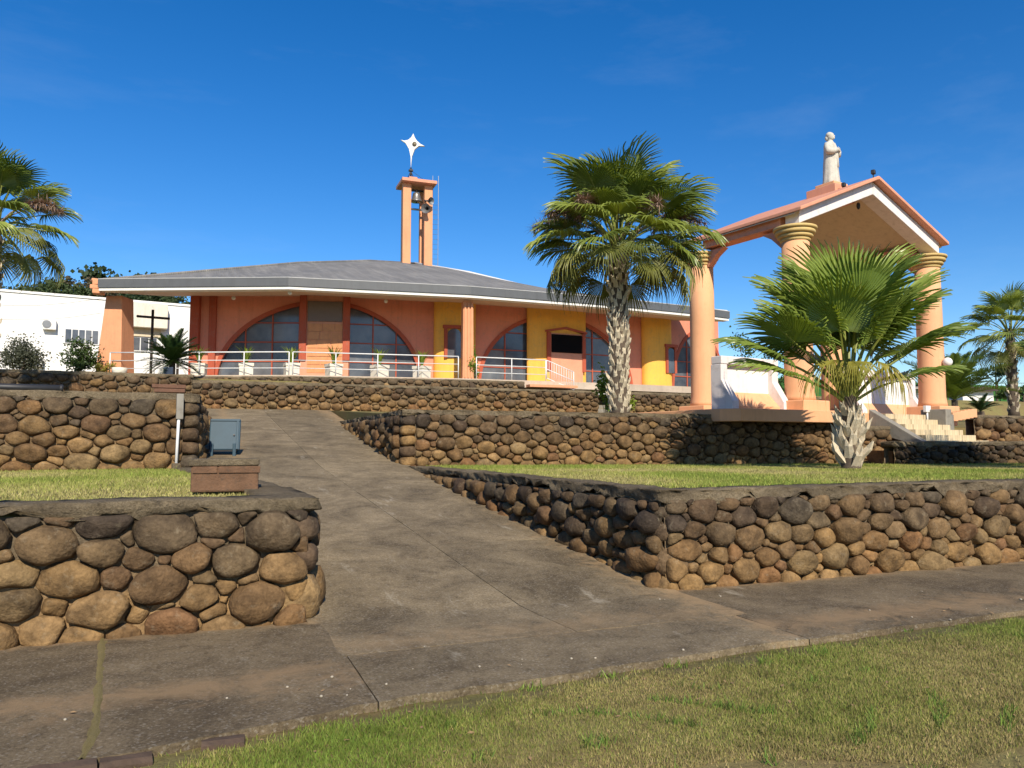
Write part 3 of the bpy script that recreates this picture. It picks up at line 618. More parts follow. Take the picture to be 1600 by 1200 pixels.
# roof: ring of gutter, mid ring, apex
mb = MB(); mid = [v.lerp(APEX, .5)+Vector((0, 0, dz)) for v, dz in zip(EV, (.35, .2, .1, -.05, -.35, -.6))]
q3 = [v.lerp(APEX, .78)+Vector((0, 0, dz)) for v, dz in zip(EV, (.25, .15, .05, 0, -.1, -.2))]
n = len(EV); ap = APEX+Vector((0, 0, -.2)); mb.add(EV+mid+q3+[ap], [(i, i+1, n+i+1, n+i) for i in range(n-1)]+[(n+i, n+i+1, 2*n+i+1, 2*n+i) for i in range(n-1)]+[(2*n+i, 2*n+i+1, 3*n) for i in range(n-1)])
dn = Vector((0, 0, -.16)); mb.add([v+dn for v in EV+mid+q3]+[ap+dn], [(i+1, i, n+i, n+i+1) for i in range(n-1)]+[(n+i+1, n+i, 2*n+i, 2*n+i+1) for i in range(n-1)]+[(2*n+i+1, 2*n+i, 3*n) for i in range(n-1)])
k = 3*n+1
for e in (0, n-1): ids = (e, n+e, 2*n+e, 3*n); mb.f += [(a, b, b+k, a+k) for a, b in zip(ids, ids[1:])]; mb.m += [0]*3
roof = mb.build('roof', ROOF, church)
rc = MB()                                         # ridge capping of the right-hand hip
rc.tube([EV[-1]+Vector((0, 0, .03)), mid[-1]+Vector((0, 0, .05)), q3[-1]+Vector((0, 0, .05)), ap+Vector((0, 0, .08))], .11, 8); rc.build('ridge_cap', WHITEM, roof, True)
rc = MB(); rc.tube([EV[0]+Vector((0, 0, .03)), mid[0]+Vector((0, 0, .02)), q3[0]+Vector((0, 0, .02)), ap+Vector((0, 0, .08))], .08, 8); rc.build('ridge_cap', ROOF, roof, True)
def strip(pts, prof, inw):                       # profile (inward, z) swept along eave
    mb = MB(); K = len(prof)
    for p, n in zip(pts, inw): mb.v += [(p.x+n.x*o, p.y+n.y*o, z) for o, z in prof]
    for i in range(len(pts)-1): mb.f += [(i*K+k, (i+1)*K+k, (i+1)*K+(k+1) % K, i*K+(k+1) % K) for k in range(K)]; mb.m += [0]*K
    mb.f += [tuple(range(K)), tuple(range(len(pts)*K-1, (len(pts)-1)*K-1, -1))]; mb.m += [0, 0]; return mb
strip(EV, [(-.16, 8.93), (-.16, 8.56), (.2, 8.56), (.2, 8.885), (.05, 8.90), (-.08, 8.885), (-.09, 8.93)], INW).build('gutter', GUTTER, church)
strip(EV, [(-.17, 8.97), (-.17, 8.935), (-.05, 8.935), (-.05, 8.97)], INW).build('gutter_lip', plain('lip_metal', (.42, .42, .41), .4), church)
strip(EV, [(-.10, 8.553), (-.10, 8.42), (.25, 8.39), (.25, 8.553)], INW).build('fascia', WHITE, church)
strip(EV, [(.253, 8.40), (3.6, 8.80), (3.6, 8.86), (.253, 8.46)], INW).build('soffit', SOFF, church)
# wall nodes on the offset curve
def on_wall(px):
    for a, b in zip(WV, WV[1:]):
        p = onV(px, 600, a, b); t = (p-a).dot(b-a)/(b-a).length_squared
        if -.02 <= t <= 1.02: return Vector((p.x, p.y, 0))
    return Vector((p.x, p.y, 0))
NODES = [on_wall(p) for p in (296, 507, 706, 868, 1025, 1124)]
WTOP = 9.6
def seg_frame(A, B): d = (B-A); L_ = d.length; d.normalize(); return d, L_, Vector((d.y, -d.x, 0))
def s_at(px, A, B): p = onV(px, 600, A, B); return (Vector((p.x, p.y, 0))-A).dot((B-A).normalized())
def quadbox(A, d, n, s0, s1, z0, z1, o0, o1):    # box on a wall: along s, up z, outward o0..o1
    P = lambda s, o, z: A+d*s+n*o+Vector((0, 0, z))
    return [P(s0, o1, z0), P(s1, o1, z0), P(s1, o1, z1), P(s0, o1, z1), P(s0, o0, z0), P(s1, o0, z0), P(s1, o0, z1), P(s0, o0, z1)]
QF = [(0, 1, 2, 3), (5, 4, 7, 6), (4, 0, 3, 7), (1, 5, 6, 2), (3, 2, 6, 7), (4, 5, 1, 0)]
def wbox(A, d, n, s0, s1, z0, z1, o0, o1): return MB().add(quadbox(A, d, n, s0, s1, z0, z1, o0, o1), QF)
def arch_wall(A, B, sc, a, h, m, s_from, s_to, trim=True):
    """wall A..B with an elliptic opening centred at sc (m along), half width a, height h; panes and trim"""
    d, L_, n = seg_frame(A, B); N = 60; mb = MB(); f = CHURCH_FL
    def za(s): q = (s-sc)/a; return f+(h*math.sqrt(1-q*q) if abs(q) < 1 else 0)
    ss = sorted(set([s_from+(s_to-s_from)*i/N for i in range(N+1)]+[min(max(sc-a, s_from), s_to), min(max(sc+a, s_from), s_to)]))
    for x0, x1 in zip(ss, ss[1:]):
        z0, z1 = za(x0), za(x1); P = lambda s, o, z: A+d*s+n*o+Vector((0, 0, z))
        mb.add([P(x0, 0, z0), P(x1, 0, z1), P(x1, 0, WTOP), P(x0, 0, WTOP), P(x0, -.3, z0), P(x1, -.3, z1), P(x1, -.3, WTOP), P(x0, -.3, WTOP)], [(0, 1, 2, 3), (5, 4, 7, 6), (4, 5, 1, 0)])
    w = mb.build('wall', m, church)
    tr = MB(); NT = 48; sec = []
    for i in range(NT+1):
        th = math.pi*i/NT; s = sc-a*math.cos(th)
        if s < s_from-.01 or s > s_to+.01: continue
        ca, sa = -math.cos(th), math.sin(th); base = A+d*s+Vector((0, 0, f+h*sa)); out = (d*ca*h+Vector((0, 0, 1))*sa*a).normalized()
        sec.append([base+out*.16+n*.05, base+out*.16-n*.01, base-n*.0-out*.04, base-out*.04+n*.05])
    for q in sec: tr.v += [tuple(x) for x in q]
    for i in range(len(sec)-1): tr.f += [(4*i+k, 4*i+4+k, 4*i+4+(k+1) % 4, 4*i+(k+1) % 4) for k in range(4)]; tr.m += [0]*4
    tr.build('arch_trim', CRED2, church)
    # glazing: single panes between thin bars
    lo, hi = max(s_from, sc-a), min(s_to, sc+a); nc = max(2, round((hi-lo)/1.25)); nr = 4; cw = (hi-lo)/nc; rh = h/nr; bars = MB()
    for i in range(nc):
        for j in range(nr):
            s0, s1, z0, z1 = lo+i*cw, lo+(i+1)*cw, f+j*rh, f+(j+1)*rh
            if max(za(s0), za(s1), za((s0+s1)/2)) < z0+.02: continue
            wbox(A, d, n, s0+.035, s1-.035, z0+.03, z1-.03, -.2, -.18).build('window_pane', GLASS, church)
    for i in range(1, nc): bars.add(quadbox(A, d, n, lo+i*cw-.03, lo+i*cw+.03, f, za(lo+i*cw), -.22, -.13), QF)
    for j in range(1, nr):
        q = a*math.sqrt(max(0, 1-(j*rh/h)**2)); bars.add(quadbox(A, d, n, max(lo, sc-q), min(hi, sc+q), f+j*rh-.025, f+j*rh+.025, -.217, -.135), QF)
    bars.build('window_bars', CRED2, church)
S = lambda px, i: s_at(px, NODES[i], NODES[i+1])
def len_(i): return (NODES[i+1]-NODES[i]).length
aw = (S(507, 0)-S(338, 0)); arch_wall(NODES[0], NODES[1], S(507, 0), aw, 3.85, CRED, 0, len_(0))
aw = S(655, 1); arch_wall(NODES[1], NODES[2], 0, aw, 3.85, CRED, 0, S(677, 1))
d_, l_, n_ = seg_frame(NODES[1], NODES[2]); wbox(NODES[1], d_, n_, S(677, 1), l_+.02, CHURCH_FL, WTOP, -.3, .03).build('wall', CYEL, church)
d_, l_, n_ = seg_frame(NODES[2], NODES[3]); wbox(NODES[2], d_, n_, 0, S(742, 2), CHURCH_FL, WTOP, -.3, .03).build('wall', CYEL, church)
arch_wall(NODES[2], NODES[3], l_, l_-S(750, 2), 3.75, CRED, S(742, 2), l_)
arch_wall(NODES[3], NODES[4], 0, S(985, 3), 3.75, CRED, 0, S(1003, 3))
d_, l_, n_ = seg_frame(NODES[3], NODES[4]); wbox(NODES[3], d_, n_, S(1003, 3), l_+.02, CHURCH_FL, WTOP, -.3, .03).build('wall', CYEL, church)
d_, l_, n_ = seg_frame(NODES[4], NODES[5]); wbox(NODES[4], d_, n_, 0, S(1046, 4), CHURCH_FL, WTOP, -.3, .03).build('wall', CYEL, church)
arch_wall(NODES[4], NODES[5], S(1092, 4), S(1092, 4)-S(1052, 4), 3.6, CRED, S(1046, 4), l_)
# end walls running back to the apex
for P in (NODES[0], NODES[5]):
    q = Vector((APEX.x, APEX.y, 0)); dd = (q-P).normalized(); n2 = Vector((dd.y, -dd.x, 0))
    p3 = [P+dd*.3+Vector((0, 0, CHURCH_FL)), q+Vector((0, 0, CHURCH_FL)), q+Vector((0, 0, APEX.z-1.7)), P+dd*.3+Vector((0, 0, WTOP-.5))]
    MB().extr(p3, n2*.3).build('wall', CRED, church)
# pilasters at the left end
d_, l_, n_ = seg_frame(NODES[0], NODES[1])
for a_, b_, o in ((297, 311, .30), (325, 336, .16)): wbox(NODES[0], d_, n_, S(a_, 0), S(b_, 0), CHURCH_FL, 9.4, .002, o).build('pilaster', CRED2, church, bevel=.02)
# rounded yellow piers, niches and boards
def convex(P, t, n2, s0, s1, sag, name, m, z1=9.45):
    mb = MB(); N = 24; c = (s0+s1)/2; r = (s1-s0)/2
    for z in (CHURCH_FL, z1):
        for k in range(N+1): a = math.pi*k/N; p = P+t*(c-r*math.cos(a))+n2*(.02+sag*math.sin(a)**.8); mb.v.append((p.x, p.y, z))
    for k in range(N): mb.f.append((k, k+1, N+2+k, N+1+k)); mb.m.append(0)
    return mb.build(name, m, church, True)
def centre_panel(i, px0, px1, col_, board, face_m):
    A, B = NODES[i], NODES[i+1]; C_ = B; t = ((NODES[i+2]-NODES[i]).normalized()); n2 = Vector((t.y, -t.x, 0)); P = C_; 
    s0 = s_at(px0, P, P+t); s1 = s_at(px1, P, P+t); f = CHURCH_FL
    (convex(P, t, n2, s0, s1, .32, 'panel', face_m) if i == 2 else wbox(P, t, n2, s0, s1, f, 9.45, -.25, .5).build('panel', face_m, church, bevel=.01))
    return P, t, n2, s0, s1
P, t, n2, s0, s1 = centre_panel(0, 470, 545, None, None, CSALM)
zz = lambda py, P=P, t=t: onV(507, py, P, P+t).z
for a_, b_ in ((s0-.05, s0+.28), (s1-.28, s1+.05)): wbox(P, t, n2, a_, b_, 4.6+.95, 9.4, .502, .64).build('panel_post', CRED2, church, bevel=.015)
wbox(P, t, n2, s0+.33, s1-.33, zz(505), zz(474), .502, .58).build('notice_screen', plain('grey_screen', (.17, .13, .11), .6), church, bevel=.01)
TILE = paint('relief_tile', (.66, .30, .13), var=.25, scale=4)
rw = random.Random(4); rows = 6; zlo, zhi = zz(586)+.05, zz(508)
for j in range(rows):
    u = s0+.32; z0 = zlo+(zhi-zlo)*j/rows; z1 = zlo+(zhi-zlo)*(j+1)/rows
    while u < s1-.5:
        w_ = min(rw.uniform(.35, .75), s1-.3-u); wbox(P, t, n2, u+.012, u+w_-.012, z0+.012, z1-.012, .502, .502+rw.uniform(.015, .04)).build('relief_tile', TILE, church); u += w_
P, t, n2, s0, s1 = centre_panel(2, 823, 915, None, None, CYEL)
zz2 = lambda py: onV(868, py, P, P+t).z
sp = lambda px: s_at(px, P, P+t)
wbox(P, t, n2, sp(855), sp(906), 4.62, zz2(522), .1, .37).build('salmon_panel', CSALM, church)
wbox(P, t, n2, sp(857), sp(904), zz2(552), zz2(524), .372, .43).build('black_board', BLACK, church, bevel=.01)
fr = MB(); 
for a_, b_ in ((850, 856), (905, 910)): fr.add(quadbox(P, t, n2, sp(a_), sp(b_), 5.4, zz2(521), .1, .42), QF)
pk = [P+t*sp(848)+Vector((0, 0, zz2(521))), P+t*sp(879)+Vector((0, 0, zz2(515))), P+t*sp(912)+Vector((0, 0, zz2(521))), P+t*sp(912)+Vector((0, 0, zz2(518))), P+t*sp(879)+Vector((0, 0, zz2(511.5))), P+t*sp(848)+Vector((0, 0, zz2(518)))]
fr.extr([p+n2*.43 for p in pk], -n2*.3); fr.build('board_frame', CRED2, church)
def niche(i, px0, px1, py0, py1):
    A, B = NODES[i], NODES[i+1]; d, L_, n = seg_frame(A, B); a_, b_ = s_at(px0, A, B), s_at(px1, A, B); z0, z1 = onV(px0, py1, A, B).z, onV(px0, py0, A, B).z
    fr = MB(); fr.add(quadbox(A, d, n, a_-.16, a_, z0, z1+.15, .032, .66), QF); fr.add(quadbox(A, d, n, b_, b_+.16, z0, z1+.15, .032, .66), QF); fr.add(quadbox(A, d, n, a_-.22, b_+.22, z1+.152, z1+.32, .032, .69), QF)
    w = fr.build('niche_frame', CRED2, church); 
    N = 10; c = (a_+b_)/2; r = (b_-a_)/2; pts = [A+d*a_+Vector((0, 0, z0)), A+d*b_+Vector((0, 0, z0))]+[A+d*(c+r*math.cos(math.pi*k/N))+Vector((0, 0, z1-r*.5+r*.9*math.sin(math.pi*k/N))) for k in range(N+1)]
    MB().extr([p+n*.62 for p in pts], -n*.025).build('niche_glass', GLASS, church)
niche(1, 695, 716, 520, 561); niche(4, 1033, 1043, 548, 584)
# orange floor edge right of the ribbed pillar
for i in (1, 3):
    P_ = NODES[i+1]; t_v = (NODES[i+2]-NODES[i]).normalized(); n_v = Vector((t_v.y, -t_v.x, 0)); a_, b_ = ((677, 742), (1003, 1047))[0 if i == 1 else 1]
    convex(P_, t_v, n_v, s_at(a_, P_, P_+t_v), s_at(b_, P_, P_+t_v), .55, 'rounded_pier', CYEL)
# eave pillars
def pillar(px, i, inset, w0, w1, lean, m):
    base = EV[i]+INW[i]*inset; t = Vector((INW[i].y, -INW[i].x, 0)); n2 = -INW[i]; mb = MB()
    for z, w, o in ((4.55, w0, lean), (8.36, w1, 0)):
        for a_, b_ in ((-1, 1), (1, 1), (1, -1), (-1, -1)): p = base+t*(a_*w/2)+n2*(b_*w/2+o); mb.v.append((p.x, p.y, z))
    mb.f = [(3, 2, 1, 0), (4, 5, 6, 7)]+[(k, (k+1) % 4, 4+(k+1) % 4, 4+k) for k in range(4)]; mb.m = [0]*6
    return mb.build('pillar', m, church, bevel=.03)
pc = pillar(735, 2, .75, .55, .5, .0, CORG)
for k in (-1, 0, 1):                              # vertical ribs on the front of the pillar
    t = Vector((INW[2].y, -INW[2].x, 0)); b0 = EV[2]+INW[2]*.75-INW[2]*.29+t*(.16*k)
    MB().box((b0.x, b0.y, 6.45), (.08, .06, 3.6), math.atan2(t.y, t.x)).build('rib', CORG, pc)
A0, A1 = onV(148, 553, EV[0]+INW[0]*.9, EV[0]+INW[0]*.9+RT), onV(190, 553, EV[0]+INW[0]*.9, EV[0]+INW[0]*.9+RT)
mb = MB(); B0, B1 = onV(166, 456, A0, A1), onV(191, 456, A0, A1); of = FW*1.1
mb.add([A0, A1, Vector((B1.x, B1.y, 8.37)), Vector((B0.x, B0.y, 8.37))]+[A0+of*1.2, A1+of*1.2, Vector((B1.x, B1.y, 8.37))+of, Vector((B0.x, B0.y, 8.37))+of], [(0, 1, 2, 3), (5, 4, 7, 6), (4, 0, 3, 7), (1, 5, 6, 2), (3, 2, 6, 7), (4, 5, 1, 0)]); mb.v = [(x, y, 4.3 if z < 7 else z) for x, y, z in mb.v]
mb.build('buttress', CORG, church, bevel=.03)
mb = MB(); bp = EV[0]-INW[0]*.1; tl = -RT
for k, (dx, dz, sz) in enumerate(((.1, .0, (.5, .6, .28)), (.3, -.22, (.4, .6, .2)), (.18, -.42, (.5, .5, .22)), (.42, .12, (.25, .5, .12)))): mb.box((bp.x+tl.x*dx+FW.x*.35, bp.y+tl.y*dx+FW.y*.35, 8.85+dz), sz, -R(YAW)+.2*k)
mb.build('beam_end', CORG, church, bevel=.04)
# little eave lamps
for px, py in ((453, 457), (365, 465), (603, 470)):
    p = atZ(px, py, 8.37+ (.1 if py > 460 else 0)); MB().ell((p.x, p.y, p.z-.02), (.1, .1, .1), 10, 6).build('eave_lamp', WHITE, church, True)
# church plinth of small stones under the railing
pl = [(v+n*.3) for v, n in zip(EV, INW)]
w = thing('stone_plinth', (8, 36, 4.2), 'small-stone plinth directly below the white church railing', 'stone wall')
for i in range(3):
    a, b = (pl[i], pl[i+1])
    if i == 2: b = a.lerp(b, .42)
    wall_face(w, (a.x, a.y), (b.x, b.y), 4.5, 3.6, .13, 40+i, 8, LO, .4, .01, joined=True, dark=1.2, tan=.9)
coping(w, [(p.x, p.y) for p in pl[:3]]+[(pl[2].lerp(pl[3], .42).x, pl[2].lerp(pl[3], .42).y)], 4.44, .3, .10, 33, .04)
# railing
RAILW = plain('rail_paint', (.75, .75, .73), .35)
rl = [(v+n*.42) for v, n in zip(EV, INW)]
def rail_run(A, B, label, np_, z=4.6):
    A, B = Vector((A.x, A.y, z)), Vector((B.x, B.y, z)); r = thing('railing', tuple((A+B)/2), label, 'railing', 'white tube railings round the church terrace')
    for h in (.32, .68, 1.05): MB().tube([A+Vector((0, 0, h)), B+Vector((0, 0, h))], .028 if h > 1 else .018, 8).build('rail', RAILW, r, True)
    for k in range(np_+1): p = A.lerp(B, k/np_); MB().tube([p, p+Vector((0, 0, 1.05))], .026, 8).build('post', RAILW, r, True)
rail_run(rl[0].lerp(rl[1], .02), rl[0].lerp(rl[1], .985), 'white tube railing left of the middle eave bend, behind the cycad', 4)
rail_run(rl[1].lerp(rl[2], .005), rl[1].lerp(rl[2], .94), 'white tube railing in front of the middle arch, ending at the ribbed pillar', 4)
rb = rl[2].lerp(rl[3], .60); rail_run(rl[2].lerp(rl[3], .06), rb, 'white tube railing right of the ribbed pillar', 2)
# stair rail down
r = thing('stair_rail', (rb.x, rb.y, 4.2), 'short white stair rail with thin lattice sloping down beside the yellow panel', 'railing')
A = Vector((rb.x, rb.y, 4.6)); B = A+Vector((1.5, -.1, -.55))
for h in (.15, .6, 1.05): MB().tube([A+Vector((.05, 0, h)), B+Vector((0, 0, h))], .024, 8).build('rail', RAILW, r, True)
for k in range(12): p = (A+Vector((.05, 0, 0))).lerp(B, k/11); MB().tube([p+Vector((0, 0, .13)), p+Vector((0, 0, 1.05))], .028 if k in (0, 11) else .012, 6).build('baluster', RAILW, r, True)
MB().box((A.x+.2, A.y-.3, 4.32), (2.6, .5, .12), .0).build('stair_slab', CORG, r)
MB().box((A.x+2.6, A.y-.1, 3.99), (3.2, 1.2, .1), .0).build('landing', WHITE, r)
# opening in the far wall: stairs in shade between the wall ends
st = thing('terrace_steps', (18.6, 35, 2.9), 'dark narrow steps in the gap of the far stone wall', 'steps')
for k in range(5): MB().box((18.62, 34.0+.32*k, 2.95+.1*k), (1.1, .32, .2+.2*k)).build('step', CONC, st)
MB().box((18.62, 35.8, 3.5), (1.1, .1, 1.0)).build('back_wall', CONC, st)

# bell tower
tw = thing('bell_tower', (APEX.x, APEX.y, APEX.z), 'open orange bell tower on the church roof', 'bell tower')
TD = 57.0; TB = 12.9
def tp(px, py, dd=0): return atD(px, py, TD+dd)
ang = -R(YAW)+R(20)
c0 = tp(649, 408); ct = tp(651, 292); W_ = 1.05
ux = Vector((math.cos(ang), math.sin(ang), 0)); uy = Vector((-ux.y, ux.x, 0)); ztop = ct.z
for a_, b_, wx, wy in ((-1, -.6, .62, .42), (1, -.6, .62, .42), (-.75, 1, .62, .42), (.95, 1, .62, .42)):
    p = c0+ux*(a_*W_*.78)+uy*(b_*.8); mb = MB(); mb.box((p.x, p.y, (TB+ztop)/2), (wx, wy, ztop-TB), ang); mb.build('pillar', CORG, tw, bevel=.03)
    MB().box((p.x-uy.x*.05, p.y-uy.y*.05, TB+.42), (wx*1.2, wy*1.35, .3), ang).build('flashing', CREAM, tw, bevel=.03)
sl = c0+ux*.02; MB().box((sl.x, sl.y, ztop+.12), (2.65, 2.4, .24), ang).build('top_slab', CSALM, tw, bevel=.02)
cb = tp(643, 281); MB().box((sl.x-ux.x*.3, sl.y-ux.y*.3, ztop+.45), (.62, .62, .42), ang).build('pedestal', CSALM, tw, bevel=.03)
MB().box((sl.x, sl.y, ztop-1.75), (1.3, .12, .12), ang).build('beam', DARKM, tw); MB().box((sl.x-ux.x*.1, sl.y-ux.y*.1, ztop-.3), (1.5, .14, .12), ang).build('beam', DARKM, tw)
bl = thing('bell', (sl.x, sl.y, ztop-1.2), 'grey church bell hanging under the tower slab', 'bell')
MB().lathe((sl.x-uy.x*.3-ux.x*.05, sl.y-uy.y*.3-ux.y*.05, ztop-1.25), [(.46, 0), (.44, .06), (.34, .22), (.29, .5), (.24, .66), (.1, .74), (.05, .78), (.05, .95)], 24).build('bell_body', plain('bell_metal', (.30, .29, .27), .35, .7), bl, True)
MB().ell((sl.x-uy.x*.3-ux.x*.05, sl.y-uy.y*.3-ux.y*.05, ztop-1.27), (.07, .07, .09), 10, 6).build('clapper', DARKM, bl, True)
for k, (dx, dz, sc) in enumerate(((.55, -1.95, 1.0), (.75, -1.35, .8))):
    hp = c0+ux*dx-uy*1.15; hp.z = ztop+dz; h = thing('horn_loudspeaker', tuple(hp), ['larger grey horn loudspeaker low on the bell tower', 'smaller grey horn loudspeaker higher on the bell tower'][k], 'loudspeaker', 'horn loudspeakers on the tower')
    ax = (ux*(-.55 if k == 0 else .5)-uy*.9+Vector((0, 0, -.25))).normalized(); pts = [hp+ax*t for t in (-.45, -.2, -.05, .1, .22)]
    MB().tube(pts, [.06*sc, .08*sc, .14*sc, .26*sc, .36*sc], 20, cap=False).build('horn', GREYM, h, True)
    MB().tube([hp-ax*.5, hp-ax*.4], [.09*sc, .09*sc], 12).build('driver', DARKM, h, True); MB().tube([hp-ax*.3, hp-ax*.3+uy*.5], .03, 6).build('bracket', DARKM, h, True)
# ladder
ld = thing('ladder', tuple(c0+ux*1.3), 'thin white ladder fixed to the right of the bell tower', 'ladder'); lp = c0+ux*1.25-uy*.2
for o in (0, .42): p = lp+uy*(-o*.2)+ux*o; MB().tube([(p.x, p.y, TB-.3), (p.x, p.y, ztop+.95)], .02, 6).build('rail', GREYM, ld)
for k in range(18): z = TB+.2+k*.38; p = lp; q = lp+ux*.42-uy*.084; MB().tube([(p.x, p.y, z), (q.x, q.y, z)], .011, 6).build('rung', GREYM, ld)
# four-pointed star cross
scx = tp(643, 243); sc = thing('star_cross', (scx.x, scx.y, ztop+.66), 'white four-pointed star cross with long lower ray above the bell tower', 'cross')
px2 = lambda px, py: tp(px, py)
outline = []
arms = [(646, 209), (664, 229), (642, 263), (626, 219)]; inn = [(652, 221), (648, 234), (639, 233), (638, 219)]
star = []
for k in range(4):
    a = px2(*arms[k]); b = px2(*arms[(k+1) % 4]); c = px2(*inn[k]); m1 = a.lerp(c, .55)
    star.append(a)
    for t in (.25, .5, .75): star.append(((1-t)**2)*a+2*t*(1-t)*(2*c-.5*(a+b))+t*t*b)
cst = px2(645, 227)
MB().extr([p-FW*.1 for p in star], FW*.2).build('star', WHITE, sc, bevel=.02)
d1 = px2(648, 226)-FW*.12; MB().tube([d1, d1-FW*.03], .17, 20).build('medallion', plain('bronze', (.18, .15, .10), .5, .3), sc, True)
fb = px2(642, 264); MB().tube([(fb.x, fb.y, fb.z+.1), (fb.x, fb.y, ztop+.6)], .07, 8).build('stem', DARKM, sc, True)
for k in (-1, 1): MB().tube([(fb.x, fb.y, fb.z-.15), tuple(Vector((fb.x, fb.y, ztop+.62))+ux*.25*k)], .03, 6).build('strut', DARKM, sc, True)
MB().tube([(fb.x, fb.y, fb.z-.1), tuple(c0+ux*1.2+Vector((0, 0, ztop-c0.z+.25)))], .012, 5).build('guy_wire', DARKM, sc, True)
MB().box((fb.x, fb.y, fb.z-.12), (.3, .3, .12), ang).build('bracket', DARKM, sc)

# ================================================================== PORTICO
LEAF = foliage_mat('palm_leaf', (.085, .13, .025), (.28, .33, .065), .3, .34); LEAFY = foliage_mat('palm_leaf_yellow', (.25, .24, .04), (.36, .31, .06), .35, .45)
LEAFD = foliage_mat('palm_leaf_old', (.09, .12, .03), (.24, .23, .05), .25, .5)
PETI = plain('petiole', (.22, .24, .05), .5); BOOT = paint('leaf_base', (.62, .53, .38), .9, .35, 6, (.22, .16, .10), .7, .02); BARK = paint('palm_bark', (.12, .09, .065), .95, .4, 8, (.05, .04, .03), .6, .03)
CAPG = paint('gilt_capital', (.62, .44, .17), var=.2); PINKW = paint('pinkish_white', (.74, .68, .66), var=.08); PORG = paint('portico_orange', (.76, .40, .21), var=.1, dirt=(.6, .3, .14), dirtamt=.3)
TILEM, t_, b_ = new_mat('stair_tile'); v_ = coords(t_, True); br = nd(t_, 'ShaderNodeTexBrick', Scale=4.0); t_.links.new(v_, br.inputs['Vector'])
br.inputs['Color1'].default_value = (.52, .42, .26, 1); br.inputs['Color2'].default_value = (.62, .50, .32, 1); br.inputs['Mortar'].default_value = (.35, .27, .16, 1); br.offset = 0; br.inputs['Brick Width'].default_value = .5; br.inputs['Row Height'].default_value = .5
t_.links.new(br.outputs['Color'], b_.inputs['Base Color']); b_.inputs['Roughness'].default_value = .5
C2 = atD(1250, 640, 22.0); O = Vector((C2.x, C2.y, 0)); e1 = Vector((math.cos(R(9.4)), math.sin(R(9.4)), 0)); e2 = Vector((-e1.y, e1.x, 0)); PW, PD = 6.7, 3.75; PFL = 2.45; CT = 7.9
PA = math.atan2(e1.y, e1.x)
def pp(a, b, z): return O+e1*a+e2*b+Vector((0, 0, z))
por = thing('portico', tuple(pp(3.3, 1.9, 2.2)), 'salmon gabled portico on four round columns with a statue on its ridge', 'portico')
MB().prism([pp(-3.6, -.35, 0), pp(-3.3, -.8, 0), pp(.75, -1.1, 0), pp(.9, -.42, 0), pp(PW+.7, -.42, 0), pp(PW+.7, PD+1.2, 0), pp(-3.6, PD+1.2, 0)], 2.12, PFL).build('platform', PORG, por, bevel=.02)
for k, (a, b) in enumerate(((0, 0), (PW, 0), (0, PD), (PW, PD))):
    p = pp(a, b, 0); cbase = 2.16 if k == 0 else PFL
    MB().box((p.x, p.y, (cbase+PFL+.3)/2+.01), (1.15, 1.15, PFL+.3-cbase), PA).build('column_base', PORG, por, bevel=.03)
    MB().lathe((p.x, p.y, PFL+.31), [(.45, 0), (.43, .12), (.405, .3), (.40, 3.0), (.385, 4.7)], 40).build('column', PORG, por, True)
    ring = []; z = 0
    for q, (r, h) in enumerate(((.43, .10), (.50, .11), (.57, .12), (.62, .10))):
        ring += [(r-.05, z), (r-.01, z+.015), (r, z+h*.5), (r-.01, z+h-.015), (r-.05, z+h)]; z += h
    mb = MB().lathe((p.x, p.y, 7.38), [(.36, -.06)]+ring+[(.3, z+.02)], 40); mb.build('capital', CAPG, por, True)
APZ = 9.62; up = Vector((0, 0, 1))
ov = .42                                          # eave overhang
def slab(a0, z0, a1, z1, b0, b1, th, name, m, bev=.02, parent=por):
    P4 = [pp(a0, b0, z0), pp(a1, b0, z1), pp(a1, b0, z1+th), pp(a0, b0, z0+th)]; return MB().extr(P4, e2*(b1-b0)).build(name, m, parent, bevel=bev)
mid_ = PW/2; sl_ = (APZ-7.95)/(mid_+.2)
slab(-ov, 7.95-(ov-.2)*sl_+.30, mid_, APZ+.10, -.55, PD+.5, .11, 'roof_slab', CSALM); slab(mid_, APZ+.10, PW+ov, 7.95-(ov-.2)*sl_+.30, -.55, PD+.5, .11, 'roof_slab', CSALM)
for b0 in (-.32,):
    slab(-.2, 7.86, mid_, APZ-.32, b0, b0+.5, .40, 'rake_beam', PINKW); slab(mid_+.002, APZ-.32, PW+.2, 7.86, b0, b0+.5, .40, 'rake_beam', PINKW)
for a in (0, PW): p = pp(a, PD/2, 8.02); MB().box((p.x, p.y, 8.06), (.5, PD-.65, .32), PA).build('side_beam', CSALM, por, bevel=.02)
for a, s in ((0, 1), (PW, -1)):                    # curved bracket under the side beams
    pts = [pp(a-.12, PD-.35, 7.82), pp(a-.12, PD-1.1, 7.82), pp(a-.12, PD-.75, 7.62), pp(a-.12, PD-.42, 7.3)]; MB().extr(pts, e1*.24).build('bracket', CSALM, por)
    pts = [pp(a-.12, .35, 7.82), pp(a-.12, 1.1, 7.82), pp(a-.12, .75, 7.62), pp(a-.12, .42, 7.3)]; MB().extr(pts, e1*.24).build('bracket', CSALM, por)
slab(-ov+.03, 7.95-(ov-.2)*sl_+.262, mid_, APZ+.062, -.3, PD+.45, .034, 'ceiling', CREAM, 0); slab(mid_, APZ+.062, PW+ov-.03, 7.95-(ov-.2)*sl_+.262, -.3, PD+.45, .034, 'ceiling', CREAM, 0)
MB().ell(pp(mid_, .2, APZ-.55), (.06, .06, .12), 8, 6).build('pendant_lamp', DARKM, por, True)
